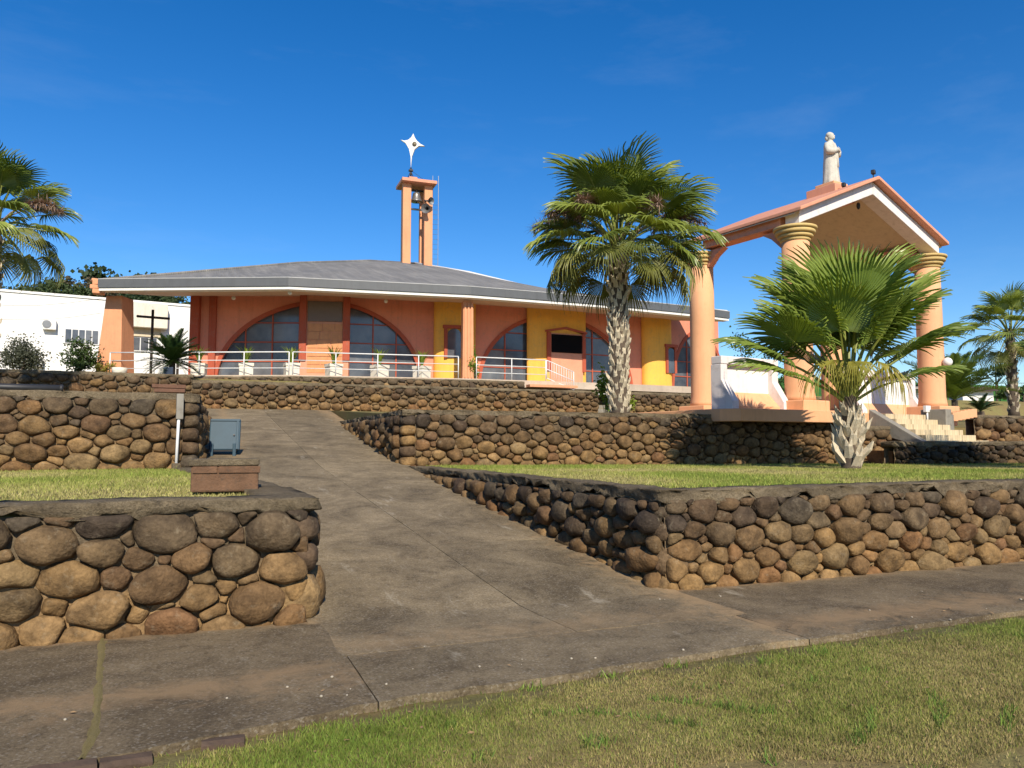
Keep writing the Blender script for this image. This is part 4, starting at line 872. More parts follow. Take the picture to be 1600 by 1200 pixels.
# low display wall left of the front column and its twin at the back
def display_wall(a0, a1, b, label, zt=3.95):
    w = thing('display_wall', tuple(pp((a0+a1)/2, b, PFL)), label, 'wall', 'white framed display walls of the portico')
    slabp = lambda a_, c_, z0, z1, b0, b1: MB().extr([pp(a_, b0, z0), pp(c_, b0, z0), pp(c_, b0, z1), pp(a_, b0, z1)], e2*(b1-b0))
    slabp(a0+.25, a1-.25, 2.9, zt-.22, b, b+.12).build('panel', WHITE, w); slabp(a0, a1, zt-.22, zt, b-.18, b+.2).build('lintel', PINKW, w, bevel=.02)
    for q0, q1 in ((a0, a0+.25), (a1-.25, a1)):
        P4 = [pp(q0, b+.22, PFL), pp(q0, b-.55, PFL), pp(q0, b-.55, PFL+.25), pp(q0, b-.16, PFL+.85), pp(q0, b-.16, zt-.222), pp(q0, b+.22, zt-.222)]; MB().extr(P4, e1*(q1-q0)).build('pier', PINKW, w, bevel=.015)
    P4 = [pp(a0+.252, b+.2, PFL), pp(a0+.252, b-.4, PFL), pp(a0+.252, b-.4, PFL+.12), pp(a0+.252, b-.02, PFL+.52), pp(a0+.252, b+.2, PFL+.52)]; MB().extr(P4, e1*(a1-a0-.504)).build('sloping_base', PORG, w)
sa = lambda px, b: (onV(px, 600, pp(0, b, 0), pp(1, b, 0))-O).dot(e1)
display_wall(sa(1120, .55), sa(1209, .55), .55, 'white display wall with sloping orange foot between the two left columns')
display_wall(sa(1325, 2.4), sa(1424, 2.4), 2.4, 'white display wall behind the young palm, left of the right column', 4.15)
# stairs
stt = thing('tiled_stairs', tuple(pp(4.4, -1.2, 1.5)), 'beige tiled stairs leading up to the portico', 'stairs')
s0, s1 = sa(1368, -.45), sa(1430, -.45); nst = 6
for k in range(nst):
    b1 = -.43-.31*k; z1 = PFL-.16*(k+.0)-.02; ext = .12*k
    MB().extr([pp(s0-.02*k, b1-.31, 1.36), pp(s1+ext, b1-.31, 1.36), pp(s1+ext, b1-.31, z1), pp(s0-.02*k, b1-.31, z1)], e2*(.31 if k else .31)).build('step', TILEM, stt)
P4 = [pp(s0-.35, -.43, PFL+.12), pp(s0-.35, -2.3, 1.45), pp(s0-.35, -2.3, 1.36), pp(s0-.35, -.43, 1.9)]; MB().extr(P4, e1*.3).build('side_slab', CONC, stt, bevel=.02)
for k, (a, z, sz) in enumerate(((s1+.30, 2.35, (.32, .8, .5)), (s1+.75, 2.1, (.4, .4, .7)))): p = pp(a, -.9, 0); MB().box((p.x, p.y, z), sz, PA).build('newel_block', CONC, stt, bevel=.02)
for k in range(6): p = pp(s1+1.05+.32*k, -1.02+.05*k, 2.38+.03*k); MB().box(p, (.3, .16, .28), PA).build('edging_brick', PORG, stt, bevel=.015)
# planter by the stone behind the palm
fl = pp(s1+.08, -.75, 0); f = thing('floodlight', (fl.x, fl.y, 2.3), 'small white floodlight beside the tiled stairs', 'floodlight')
MB().box((fl.x, fl.y, 2.62), (.26, .1, .2), PA).build('lamp_head', WHITEM, f, bevel=.01); MB().tube([(fl.x, fl.y, 2.2), (fl.x, fl.y, 2.53)], .03, 8).build('stand', WHITEM, f, True)
w = wallthing((25.5, 19.7, 1.4), 'reddish stone wall right of the tiled stairs, below the small house')
q0, q1 = atD(1522, 660, 26.2), atD(1660, 660, 27.5)
wall_face(w, (q0.x, q0.y), (q1.x, q1.y), 2.42, 1.35, .16, 51, 10, MID, .4, .012, tan=1.1); coping(w, [(q0.x, q0.y), (q1.x, q1.y)], 2.4, .5, .1, 52, .03)
# statue on the ridge
ST = pp(mid_, 1.15, 0); SB = 10.02; sp_ = thing('statue_pedestal', (ST.x, ST.y, 9.6), 'salmon block pedestal on the portico ridge', 'pedestal')
MB().prism([(ST+e1*a+e2*b)[:] for a, b in ((-.5, -.5), (.5, -.5), (.5, .6), (-.5, .6))], 9.35, SB-.14).build('block', CSALM, sp_, bevel=.02)
MB().prism([(ST+e1*a+e2*b)[:] for a, b in ((-.36, -.36), (.36, -.36), (.36, .36), (-.36, .36))], SB-.14, SB).build('cap', PORG, sp_, bevel=.02)
STM = paint('statue_stone', (.60, .57, .49), .85, .25, 5, (.3, .27, .2), .6, .01)
stat = thing('statue', (ST.x, ST.y, SB), 'pale stone statue of a robed saint standing on the portico ridge', 'statue')
fz = (RT*.75-FW*.66).normalized(); sd = Vector((-fz.y, fz.x, 0))     # faces right and towards the viewer
def loft(secs, name, n=28, folds=0, mi=STM, parent=None, fseed=0):
    mb = MB()
    for z, rx, ry, ox, oy in secs:
        for k in range(n):
            a = 2*math.pi*k/n; fo = 1+folds*(1-min(1, max(0, (z-.1)/1.1)))*math.sin(a*7+fseed+z*1.5)*.06+folds*.03*math.sin(a*11+z*4)*(1 if z < 1.05 else .3)
            p = ST+sd*(math.cos(a)*rx*fo+ox)+fz*(math.sin(a)*ry*fo+oy); mb.v.append((p.x, p.y, SB+z))
    m = len(secs); mb.f = [(i*n+k, i*n+(k+1) % n, (i+1)*n+(k+1) % n, (i+1)*n+k) for i in range(m-1) for k in range(n)]+[tuple(range(n-1, -1, -1)), tuple((m-1)*n+k for k in range(n))]; mb.m = [0]*len(mb.f)
    return mb.build(name, mi, parent or stat, True)
body = loft([(0, .30, .27, 0, 0), (.04, .31, .28, 0, 0), (.15, .285, .255, 0, 0), (.4, .265, .235, 0, .0), (.7, .25, .22, 0, .0), (.95, .235, .205, 0, 0), (1.1, .245, .20, 0, 0), (1.22, .265, .19, 0, 0), (1.33, .265, .175, 0, -.01), (1.40, .22, .15, 0, -.01), (1.45, .12, .11, 0, 0), (1.48, .075, .08, 0, .01), (1.53, .068, .075, 0, .015), (1.545, .08, .085, 0, .02)], 'robed_body', folds=1)
loft([(1.51, .055, .06, 0, .05), (1.55, .085, .10, 0, .03), (1.60, .097, .115, 0, .025), (1.66, .102, .12, 0, .02), (1.71, .098, .115, 0, .01), (1.75, .075, .09, 0, .0), (1.775, .03, .04, 0, 0)], 'head', 20)
def SP(a, b, z): return ST+sd*a+fz*b+Vector((0, 0, SB+z))
mb = MB(); mb.ell(SP(0, .145, 1.62), (.022, .022, .035), 8, 6); [mb.ell(SP(s*.037, .118, 1.655), (.018, .018, .012), 8, 5) for s in (-1, 1)]; mb.ell(SP(0, .115, 1.575), (.05, .045, .06), 10, 6); mb.build('face', STM, stat, True)
mb = MB(); mb.ell(SP(0, -.015, 1.69), (.115, .12, .105), 14, 8, M=Matrix.Identity(3)); mb.ell(SP(0, -.075, 1.60), (.095, .07, .10), 12, 8); mb.build('hair', STM, stat, True)
for s in (-1, 1):
    MB().tube([SP(s*.235, -.02, 1.33), SP(s*.30, .0, 1.2), SP(s*.315, .04, 1.06), SP(s*.25, .17, 1.04), SP(s*.13, .24, 1.10)], [.085, .095, .105, .10, .07], 14).build('sleeve', STM, stat, True)
    mb = MB(); mb.ell(SP(s*.085, .265, 1.12), (.045, .04, .05), 10, 6)
    for k in range(4): mb.tube([SP(s*.075, .285, 1.155-.024*k), SP(s*.035, .305, 1.16-.024*k), SP(s*.0, .30, 1.155-.024*k)], [.013, .012, .009], 6)
    mb.tube([SP(s*.09, .26, 1.16), SP(s*.06, .28, 1.195), SP(s*.04, .285, 1.21)], [.014, .012, .009], 6); mb.build('hand', STM, stat, True)
loft([(.55, .05, .235, .0, .04), (.9, .06, .215, .0, .045), (1.2, .07, .20, 0, .03), (1.38, .07, .16, 0, .01)], 'scapular', 16)
for k, (a, b, lab) in enumerate(((mid_, -.35, 'small black floodlight on the portico gable peak'), (mid_-.35, .45, 'small dark floodlight at the foot of the statue pedestal'))):
    p = pp(a, b, APZ+.28 if k == 0 else 9.66); f = thing('floodlight', tuple(p), lab, 'floodlight'); MB().box(p+Vector((0, 0, .1)), (.16, .12, .13), .5, 0).build('lamp_head', DARKM, f, bevel=.02); MB().tube([p-Vector((0, 0, .12)), p+Vector((0, 0, .05))], .02, 6).build('stand', DARKM, f)
p = pp(PW+.02, -.42, 4.2); f = thing('globe_lamp', tuple(p), 'white globe lamp on the right portico column', 'lamp'); MB().ell(p-e2*.12, (.15, .15, .15), 14, 10).build('globe', WHITE, f, True); MB().tube([p+e2*.1, p-e2*.0], .03, 8).build('arm', WHITEM, f)

# ================================================================== PALMS AND PLANTS
def fan_mesh(seed, Rf, pet, nseg=38, spread=250, tip=.35, tilt=20, vf=.28, arch=.25, mats=None, split=.5, pw=.03, tipv=.3):
    rnd = random.Random(seed); mb = MB(); T = Matrix.Translation((0, pet, 0)) @ Matrix.Rotation(R(-tilt), 4, 'X')
    n = 6; pts = [(0, pet*i/n, -.10*pet*math.sin(math.pi*i/n)*-1*.6) for i in range(n+1)]
    mb.tube(pts, [pw*(1-.45*i/n) for i in range(n+1)], 6, 1)
    pts2 = [T @ Vector((0, Rf*.5*i/4, -arch*(.5*i/4)**2*Rf)) for i in range(5)]; mb.tube(pts2, [pw*.55*(1-.8*i/4) for i in range(5)], 5, 1)
    da = R(spread)/nseg; RR = [.03, .28, split, .5*(split+1)+.02, .88, 1.0]
    for i in range(nseg):
        a = -R(spread)/2+da*(i+.5); Ls = Rf*(.68+.32*math.cos(a*.62))*rnd.uniform(.92, 1.06); td = tip*rnd.uniform(.5, 1.5); tw = rnd.uniform(-.05, .05); rows = []
        for q, r in enumerate(RR):
            if q <= 2: hw = da*.5
            else: hw = da*.5*[.62, .3, 0][q-3]*RR[2]/r*1.05
            def pt(aa, fold):
                rr = r*Ls; x, y = rr*math.sin(aa), rr*math.cos(aa); z = vf*abs(math.sin(a))*rr*(1-.35*r) - arch*r*r*Rf*max(.2, math.cos(a*.5)) + fold*rr*da*.55
                if r > split: dr = ((r-split)/(1-split))**1.7*td*Ls; z -= dr; k = 1-.25*tip*((r-split)/(1-split)); x *= k; y *= k
                return T @ Vector((x, y, z))
            aa = a+tw*max(0, r-split)
            rows.append([pt(aa-hw, -.35), pt(aa, .35 if r < 1 else 0), pt(aa+hw, -.35)])
        b = len(mb.v)
        for row in rows: mb.v += [tuple(x) for x in row]
        for q in range(len(RR)-1):
            for c in (0, 1): mb.f.append((b+q*3+c, b+q*3+c+1, b+q*3+c+4, b+q*3+c+3)); mb.m.append(0)
    return mb.mesh('frond', mats or [LEAF, PETI], False)
def place(name, me, parent, base, az, el, roll=0, sc=1.0, frame=(RT, FW)):
    d = frame[0]*math.cos(R(az))+frame[1]*math.sin(R(az)); y = d*math.cos(R(el))+Vector((0, 0, 1))*math.sin(R(el)); x = d.cross(Vector((0, 0, 1))).normalized(); z = x.cross(y)
    M = Matrix((x, y, z)).transposed() @ Matrix.Rotation(R(roll), 3, 'Y'); o = link(name, me, parent); o.matrix_basis = Matrix.Translation(base) @ M.to_4x4() @ Matrix.Scale(sc, 4); return o
def boot_mesh(L_=.3, w=.075, split=True, seed=0):
    """old leaf base: a tapering scoop that splits in two prongs at the tip; grows along +Y, back face -Z"""
    mb = MB(); rnd = random.Random(seed); rows = [(0, w*1.15, .05), (L_*.35, w, .065), (L_*.62, w*.8, .055)]
    vs = []
    for y, ww, h in rows: vs += [(-ww, y, 0), (-ww*.5, y, h), (ww*.5, y, h), (ww, y, 0), (0, y, -.015)]
    b = len(vs); e = rnd.uniform(-.02, .02)
    vs += [(-w*.75, L_+e, .05), (w*.7, L_*.93-e, .045), (0, L_*.66, .05), (0, L_*.66, -.01)]
    fs = [(r*5+k, r*5+k+1, r*5+5+k+1, r*5+5+k) for r in (0, 1) for k in range(3)]+[(r*5+3, r*5+4, r*5+9, r*5+8) for r in (0, 1)]+[(r*5+4, r*5, r*5+5, r*5+9) for r in (0, 1)]
    fs += [(10, 11, b), (11, b+2, b), (b+2, b+3, b), (b+3, 14, b), (14, 10, b), (12, 13, b+1), (b+2, 12, b+1), (11, 12, b+2), (b+3, b+2, b+1), (13, 14, b+1), (14, b+3, b+1)]
    return mb.add(vs, fs).mesh('leaf_base', BOOT, False)
BOOTS = [boot_mesh(.30, .06, True, s) for s in range(4)]
def fan_palm(base, h, r0, label, crown, nboot, bs, fans, bl=.5, group='fan palms', flowers=0, seed=0, boot_el=(52, 72)):
    rnd = random.Random(seed); p = thing('palm_tree', tuple(base), label, 'palm tree', group); base = Vector(base)
    n = 14; prof = [(r0*(1.18 if i == 0 else 1-.12*i/n), h*i/n) for i in range(n+1)]; 
    tr = MB().lathe(tuple(base-Vector((0, 0, .05))), prof+[(r0*.3, h+.15)], 20).build('trunk', BARK, p, True)
    for k in range(nboot):
        t = (k+.5)/nboot; az = k*137.5+rnd.uniform(-8, 8); z = h*(.01+.97*t); rr = r0*(1-.12*t)*.86; d = RT*math.cos(R(az))+FW*math.sin(R(az))
        place('leaf_base', BOOTS[k % 4], tr, base+d*rr+Vector((0, 0, z-.05)), az, rnd.uniform(*boot_el), rnd.uniform(-14, 14), bs*rnd.uniform(.8, 1.25))
    top = base+Vector((0, 0, h)); cr = MB().ell(top+Vector((0, 0, .12)), (r0*.8, r0*.8, .45), 14, 8).build('crown', BARK, p, True)
    for (az, el, k, sc) in crown: d = RT*math.cos(R(az))+FW*math.sin(R(az)); place('frond', fans[k % len(fans)], cr, top+d*r0*.5+Vector((0, 0, .15+.25*max(0, el)/90)), az, el, rnd.uniform(-14, 14), sc)
    for k in range(flowers):
        az = (200, 165, 350, 15, 300, 235)[k % 6]+rnd.uniform(-10, 10); d = RT*math.cos(R(az))+FW*math.sin(R(az)); mb = MB(); L_ = rnd.uniform(2.0, 2.4)
        pts = [top+d*(L_*t)+Vector((0, 0, .25+L_*(.85*t-.62*t*t)*1.15)) for t in (0, .25, .5, .75, 1)]; mb.tube(pts, [.025, .02, .015, .01, .006], 5)
        for q in range(520):
            t = rnd.uniform(.45, 1); i = min(3, int(t*4)); s = pts[i].lerp(pts[i+1], t*4-i); v = Vector((rnd.gauss(0, 1), rnd.gauss(0, 1), rnd.gauss(-.25, .8))).normalized()*rnd.uniform(.12, .38); w = v.cross(Vector((0, 0, 1))).normalized()*.009
            m_ = s+v*.5+Vector((rnd.gauss(0, .02), rnd.gauss(0, .02), 0)); mb.add([s-w, s+w, m_+w, m_-w, s+v], [(0, 1, 2, 3), (3, 2, 4)]); 
        mb.build('flower_cluster', FLOW, cr)
    return p
FLOW = plain('dry_flowers', (.36, .24, .18), .9)
rnd = random.Random(12)
fansA = [fan_mesh(s, 1.0+.05*(s % 3), 1.25+.18*(s % 3), 40, 245, .24, 6, .34, .10) for s in range(3)]+[fan_mesh(7+q, .92, 1.35, 38, 235, .4, 16, .28, .18, [LEAFD, PETI]) for q in range(2)]
def crown_list(n, emax, emin, ks, sc=(.9, 1.1), seed=1, bias=1.0):
    r = random.Random(seed); out = []
    for i in range(n):
        t = i/(n-1); el = emax+(emin-emax)*t**bias; out.append((i*137.5+r.uniform(-14, 14), el+r.uniform(-7, 7), ks[0]+i % 2 if el < -4 else ks[1][i % len(ks[1])], r.uniform(*sc)))
    return out
pb = atD(968, 640, 20.0)
fan_palm((pb.x, pb.y, 2.2), 4.3, .25, 'tall fan palm with pale criss-cross trunk standing in front of the church', crown_list(70, 86, -30, (3, (0, 1, 2)), (.84, 1.1), 3, .95), 170, 1.0, fansA, flowers=6, seed=2, boot_el=(50, 78))
pb = atD(-22, 640, 25.0)
fan_palm((pb.x, pb.y, 2.55), 5.9, .24, 'fan palm at the left edge, only the right half of its crown in view', crown_list(36, 84, -45, (3, (0, 1, 2)), (.95, 1.2), 5, .95), 60, 1.1, fansA, flowers=4, seed=4)
pb = atD(1584, 640, 42.0)
fan_palm((pb.x, pb.y, 3.0), 4.3, .26, 'fan palm with spotted trunk at the right edge beyond the stairs', crown_list(34, 85, -45, (3, (0, 1, 2)), (.95, 1.2), 6, .95), 60, 1.1, fansA, seed=6)
LEAFG = foliage_mat('young_palm_leaf', (.10, .165, .03), (.29, .36, .07), .3, .34)
fansY = [fan_mesh(20+s, 1.5, 1.5+.22*s, 50, 225, .14, 4, .28, .10, [LEAFG, PETI], .58, .042) for s in range(3)]+[fan_mesh(27, 1.15, 1.1, 30, 150, .5, 75, .05, .3, [LEAFY, PETI], .4, .035)]
pb = atZ(1330, 732, 1.03)
YC = [(180, 56, 0, 1), (172, 34, 1, 1.0), (196, 44, 2, .92), (128, 74, 1, 1.1), (60, 76, 0, 1.15), (4, 54, 1, 1), (14, 36, 2, 1.0), (345, 42, 0, .95), (275, 78, 2, 1.0), (305, 62, 0, .95), (238, 60, 1, .95), (88, 58, 1, 1), (150, 62, 2, 1.05), (35, 62, 0, 1.05), (95, 86, 2, 1.15), (215, 60, 3, .85), (318, 56, 3, .85), (258, 60, 3, .8), (186, 24, 1, .85), (356, 24, 0, .85), (205, 72, 0, 1.05), (330, 72, 1, 1.05), (110, 40, 0, 1), (70, 45, 2, 1), (165, 76, 1, 1.1), (20, 76, 2, 1.1), (190, 64, 1, 1), (352, 64, 2, 1)]
fan_palm((pb.x, pb.y, pb.z), 1.2, .2, 'young fan palm on the right lawn, huge fans, stubby trunk of pale leaf bases', [(a, e, k, q*.95) for a, e, k, q in YC], 34, 1.45, fansY, seed=8, boot_el=(45, 72))
pb = camo.location+RT*13.6+FW*15.9
fan_palm((pb.x, pb.y, LZ), .9, .2, 'young fan palm on the right lawn just outside the frame', [(a+40, e, k, s) for a, e, k, s in YC], 20, 1.3, fansY, seed=9, boot_el=(45, 72))

def feather_mesh(L_, nl, ll, droop, seed, m):
    rnd = random.Random(seed); mb = MB(); n = 10; C_ = lambda t: Vector((0, L_*t*(1-.18*droop*t), L_*droop*(.25*t-.62*t*t))); mb.tube([C_(i/n) for i in range(n+1)], [.014*(1-.8*i/n) for i in range(n+1)], 5, 0)
    for i in range(nl):
        t = .1+.9*i/nl; c = C_(t); l = ll*math.sin(math.pi*(.12+.8*t))*rnd.uniform(.9, 1.1)
        for s in (-1, 1):
            e = c+Vector((s*l*.8, l*.5, l*rnd.uniform(-.05, .25))); w = Vector((0, .02+.02*ll, 0)); m_ = c.lerp(e, .5)+Vector((0, 0, .03*l)); mb.add([c-w*.5, c+w*.5, m_+w*.6, m_-w*.6, e], [(0, 1, 2, 3), (3, 2, 4)])
    return mb.mesh('frond', m, False)
CYC = foliage_mat('cycad_leaf', (.018, .04, .012), (.04, .075, .018), .15, .4); SHR = foliage_mat('shrub_leaf', (.03, .06, .015), (.08, .12, .03), .25, .5); SHRG = foliage_mat('grey_shrub_leaf', (.06, .07, .045), (.14, .14, .09), .25, .6); LIME = foliage_mat('lime_leaf', (.16, .24, .03), (.26, .33, .05), .35, .45); TREEG = foliage_mat('far_leaf', (.03, .05, .018), (.06, .085, .03), .2, .7)
cycF = [feather_mesh(1.3, 40, .24, .55, s, CYC) for s in (1, 2)]; feaF = [feather_mesh(1.9, 40, .42, .6, s, foliage_mat('feather_leaf%d' % s, (.07, .12, .02), (.15, .2, .03), .3, .45)) for s in (3, 4)]
def rosette(name, base, label, cat, fm, n, h, sc, el, seed, group=None, stemr=.12):
    rnd = random.Random(seed); p = thing(name, tuple(base), label, cat, group); base = Vector(base); MB().tube([base, base+Vector((0, 0, h))], [stemr*1.1, stemr], 12).build('trunk', BARK, p, True)
    for i in range(n): place('frond', fm[i % len(fm)], p, base+Vector((0, 0, h)), i*137.5, el[0]+(el[1]-el[0])*i/(n-1)+rnd.uniform(-6, 6), rnd.uniform(-10, 10), sc*rnd.uniform(.85, 1.15))
b = atD(268, 588, 31.6); rosette('cycad', (b.x, b.y+.6, 4.0), 'dark green cycad behind the far left wall, beside the blue floodlight', 'cycad', cycF, 60, .95, 1.12, (82, -22), 1, 'cycads')
b = atD(1532, 640, 28.0); rosette('cycad', (b.x, b.y, 2.4), 'small dark cycad on the stone wall in front of the little white house', 'cycad', cycF, 16, .3, .62, (75, 15), 2, 'cycads')
b = atD(1492, 640, 33.0); rosette('feather_palm', (b.x, b.y, 2.6), 'bushy feather-leaved palm right of the portico column', 'palm tree', feaF, 34, .8, 1.35, (85, 8), 3)
def bush(name, c, r, n, ls, m, label, cat, seed, group=None, stems=5, base=None):
    rnd = random.Random(seed); base = Vector(base if base else (c[0], c[1], c[2]-r[2])); p = thing(name, tuple(base), label, cat, group); c = Vector(c); mb = MB(); cl = []
    for _ in range(max(5, n//90)):
        v = Vector((rnd.gauss(0, 1), rnd.gauss(0, 1), rnd.gauss(0, 1))).normalized()*rnd.uniform(.35, .85); cl.append((Vector((v.x*r[0], v.y*r[1], v.z*r[2])), rnd.uniform(.25, .42)))
    for _ in range(n):
        cc, cr = rnd.choice(cl); v = Vector((rnd.gauss(0, .5), rnd.gauss(0, .5), rnd.gauss(0, .5)))*cr; q = c+cc+Vector((v.x*r[0], v.y*r[1], v.z*r[2]))*1.2
        d = Vector((rnd.gauss(0, 1), rnd.gauss(0, 1), rnd.gauss(.3, .8))).normalized()*ls*rnd.uniform(.6, 1.3); w = d.orthogonal().normalized()*ls*.28; M_ = Matrix.Rotation(rnd.uniform(0, 6.28), 3, d); w = M_ @ w
        mb.add([q, q+d*.5+w, q+d, q+d*.5-w], [(0, 1, 2, 3)])
    mb.build('foliage', m, p); 
    st_ = MB()
    for k in range(stems): cc, cr = cl[k % len(cl)]; st_.tube([base, base.lerp(c+cc, .5)+Vector((rnd.gauss(0, .1), rnd.gauss(0, .1), 0))*r[0]*.3, c+cc], [r[0]*.045, r[0]*.03, r[0]*.012], 5)
    st_.build('stem', BARK, p); return p
b = atD(22, 556, 33); bush('shrub', (b.x, b.y+1.2, b.z), (1.1, .9, .85), 3200, .13, SHRG, 'grey-green shrub at the left edge in front of the white building', 'shrub', 1)
b = atD(125, 556, 34.5); bush('shrub', (b.x, b.y, b.z), (.85, .7, .75), 1800, .15, SHR, 'loose green shrub in a planter left of the leaning orange buttress', 'shrub', 2)
b = atD(160, 575, 34.5); bush('shrub', (b.x, b.y, b.z), (.6, .5, .4), 500, .1, LEAFY, 'low brownish yellow shrub beside the white pot', 'shrub', 3)
b = atD(752, 556, 36.0); bush('shrub', (b.x, b.y+.9, 5.35), (.42, .4, .75), 700, .13, LIME, 'lime green shrub right behind the ribbed pillar', 'shrub', 4, base=(b.x, b.y+.9, 4.6))
b = atD(946, 600, 21.5); bush('shrub', (b.x, b.y, 3.05), (.22, .22, .75), 500, .12, LIME, 'narrow lime green shrub left of the tall palm trunk', 'shrub', 5, base=(b.x, b.y, 2.2))
b = atD(985, 625, 20.1); bush('shrub', (b.x, b.y, 2.6), (.14, .14, .3), 160, .08, LIME, 'small green climber on the right of the tall palm trunk foot', 'shrub', 6, base=(b.x, b.y, 2.2))
# pots along the railing
POTW = paint('white_pot', (.70, .66, .56), var=.1); 
def blade_plant(me_seed, n=46, h=1.15):
    rnd = random.Random(me_seed); mb = MB()
    for _ in range(n):
        a = rnd.uniform(0, 6.28); l = h*rnd.uniform(.5, 1.1); o = Vector((math.cos(a), math.sin(a), 0)); sp = rnd.uniform(.1, .6); w = Vector((-o.y, o.x, 0))*.03; ps = [o*(sp*l*t*t+.03)+Vector((0, 0, l*(t-.25*t*t))) for t in (0, .4, .75, 1)]
        mb.add([ps[0]-w, ps[0]+w, ps[1]-w*1.1, ps[1]+w*1.1, ps[2]-w*.7, ps[2]+w*.7, ps[3]], [(0, 1, 3, 2), (2, 3, 5, 4), (4, 5, 6)])
    return mb.mesh('plant', LIME, False)
pm = MB(); pm.prism([(.3*math.cos(k*math.pi/2+math.pi/4)*1.42, .3*math.sin(k*math.pi/2+math.pi/4)*1.42) for k in range(4)], 0, .52); pm.prism([(.33*x, .33*y) for x, y in ((1, 1), (-1, 1), (-1, -1), (1, -1))], .44, .58); potme = pm.mesh('pot', POTW, False)
bp = [blade_plant(s) for s in range(3)]
for k, (px, lab) in enumerate(((301, 'white square pot nearest the cycad, first in the row behind the railing'), (376, 'white square pot at the left foot of the big arch'), (448, 'white square pot just left of the salmon tile panel'), (515, 'white square pot in front of the salmon tile panel'), (588, 'white square pot in front of the right half of the big arch'), (655, 'white square pot nearest the ribbed pillar, left of the yellow pier'))):
    for a_, b_ in zip(rl, rl[1:]):
        q = onV(px, 580, a_, b_); t = (q-a_).dot(b_-a_)/(b_-a_).length_squared
        if 0 <= t <= 1: break
    q = Vector((q.x, q.y, 4.61))+INW[1]*.55; o = thing('potted_plant', tuple(q), lab, 'potted plant', 'white pots along the railing'); o.rotation_euler.z = -.2+.15*k
    c = link('pot', potme, o, True); c = link('plant', bp[k % 3], o, True); c.location = (0, 0, .5)
b = atD(187, 575, 34.5); o = thing('plant_pot', (b.x, b.y, 4.3), 'tapered white pot right of the leaning buttress', 'pot'); MB().lathe((b.x, b.y, 4.3), [(.2, 0), (.3, .45), (.33, .62), (.29, .62), (.26, .5)], 20).build('bowl', POTW, o, True)
b = atD(131, 583, 33.9); o = thing('planter', (b.x, b.y, 4.2), 'long pale concrete planter below the loose green shrub', 'planter'); MB().box((b.x, b.y, 4.42), (1.25, .4, .3), -.3).build('trough', CONC, o, bevel=.02); MB().box((b.x, b.y, 4.6), (1.35, .48, .06), -.3).build('rim', CONC, o, bevel=.01)
# crosses behind the left wall
WOOD = plain('dark_wood', (.035, .026, .02), .8)
for k, (px, y0, y1, hx0, hx1, hy, lab) in enumerate(((239, 484, 580, 214, 265, 496, 'tall thin dark wooden cross in front of the white building'), (279, 525, 580, 272, 286, 534, 'small dark wooden cross behind the cycad'))):
    D_ = 37+k; a_ = atD(px, y0, D_); c = thing('wooden_cross', (a_.x, a_.y, 4.3), lab, 'cross'); MB().box((a_.x, a_.y, (4.3+a_.z)/2), (.11, .11, a_.z-4.3), .2).build('upright', WOOD, c)
    l, r_ = atD(hx0, hy-2, D_-.08), atD(hx1, hy+2, D_-.08); MB().tube([l, r_], .06, 6).build('crossbar', WOOD, c)
b = atD(263, 588, 31.2); o = thing('floodlight', (b.x, b.y, 4.25), 'small dark blue floodlight box on the far left wall before the cycad', 'floodlight'); BLUE = plain('slate_blue_paint', (.035, .072, .10), .6)
MB().box((b.x, b.y, 4.45), (.38, .12, .36), -.35).build('lamp_head', plain('navy_metal', (.03, .045, .075), .5), o, bevel=.02); MB().box((b.x, b.y+.08, 4.27), (.2, .06, .12), -.35).build('bracket', DARKM, o)
# bricks on the middle left wall
BRK = paint('old_brick', (.16, .082, .052), .9, .3, 6, (.2, .14, .09), .7, .01)
for k, (px, py, dz, ln, lab) in enumerate(((252, 606, 0, .24, 'red brick half lying lowest on the middle left wall cap'), (275, 606, 0, .34, 'brown brick lying right on the middle left wall cap'), (264, 600, .085, .62, 'long flat brick slab topmost of the pile on the middle left wall'))):
    q = atY(px, py, 16.85); o = thing('brick', (q.x, q.y, 2.575+dz), lab, 'brick', 'bricks on the wall cap'); MB().box((q.x, q.y, 2.62+dz), (ln, .2, .075), .06*k-.05).build('brick_body', BRK, o, bevel=.008)
# long dark bar along the left wall cap
q0, q1 = atY(-90, 600, 17.6), atY(96, 601.5, 17.6); o = thing('dark_bar', tuple(q0.lerp(q1, .5)), 'long dark round bar along the middle left wall at the left edge', 'pipe'); MB().tube([(q0.x, q0.y, 2.67), (q1.x, q1.y, 2.66)], .07, 10).build('tube', DARKM, o, True); MB().tube([(q1.x-.02, q1.y, 2.66), (q1.x+.03, q1.y, 2.66)], .08, 10).build('end_cap', DARKM, o, True)
# white pipe post against the middle left wall
q0 = atY(275, 724, 16.45); q1 = atY(280, 640, 16.52); o = thing('post_lamp', (q0.x, q0.y, LZ), 'slim white pipe post with brown box top leaning on the middle left wall', 'post'); MB().tube([(q0.x, q0.y, LZ-.02), tuple(q1)], .028, 10).build('pipe', RAILW, o, True)
MB().box((q1.x+.01, q1.y, q1.z+.06), (.13, .12, .5), .1).build('top_box', CONC, o, bevel=.01); MB().box((q0.x, q0.y, LZ+.06), (.14, .14, .14), .3).build('foot', COPING, o, bevel=.02)
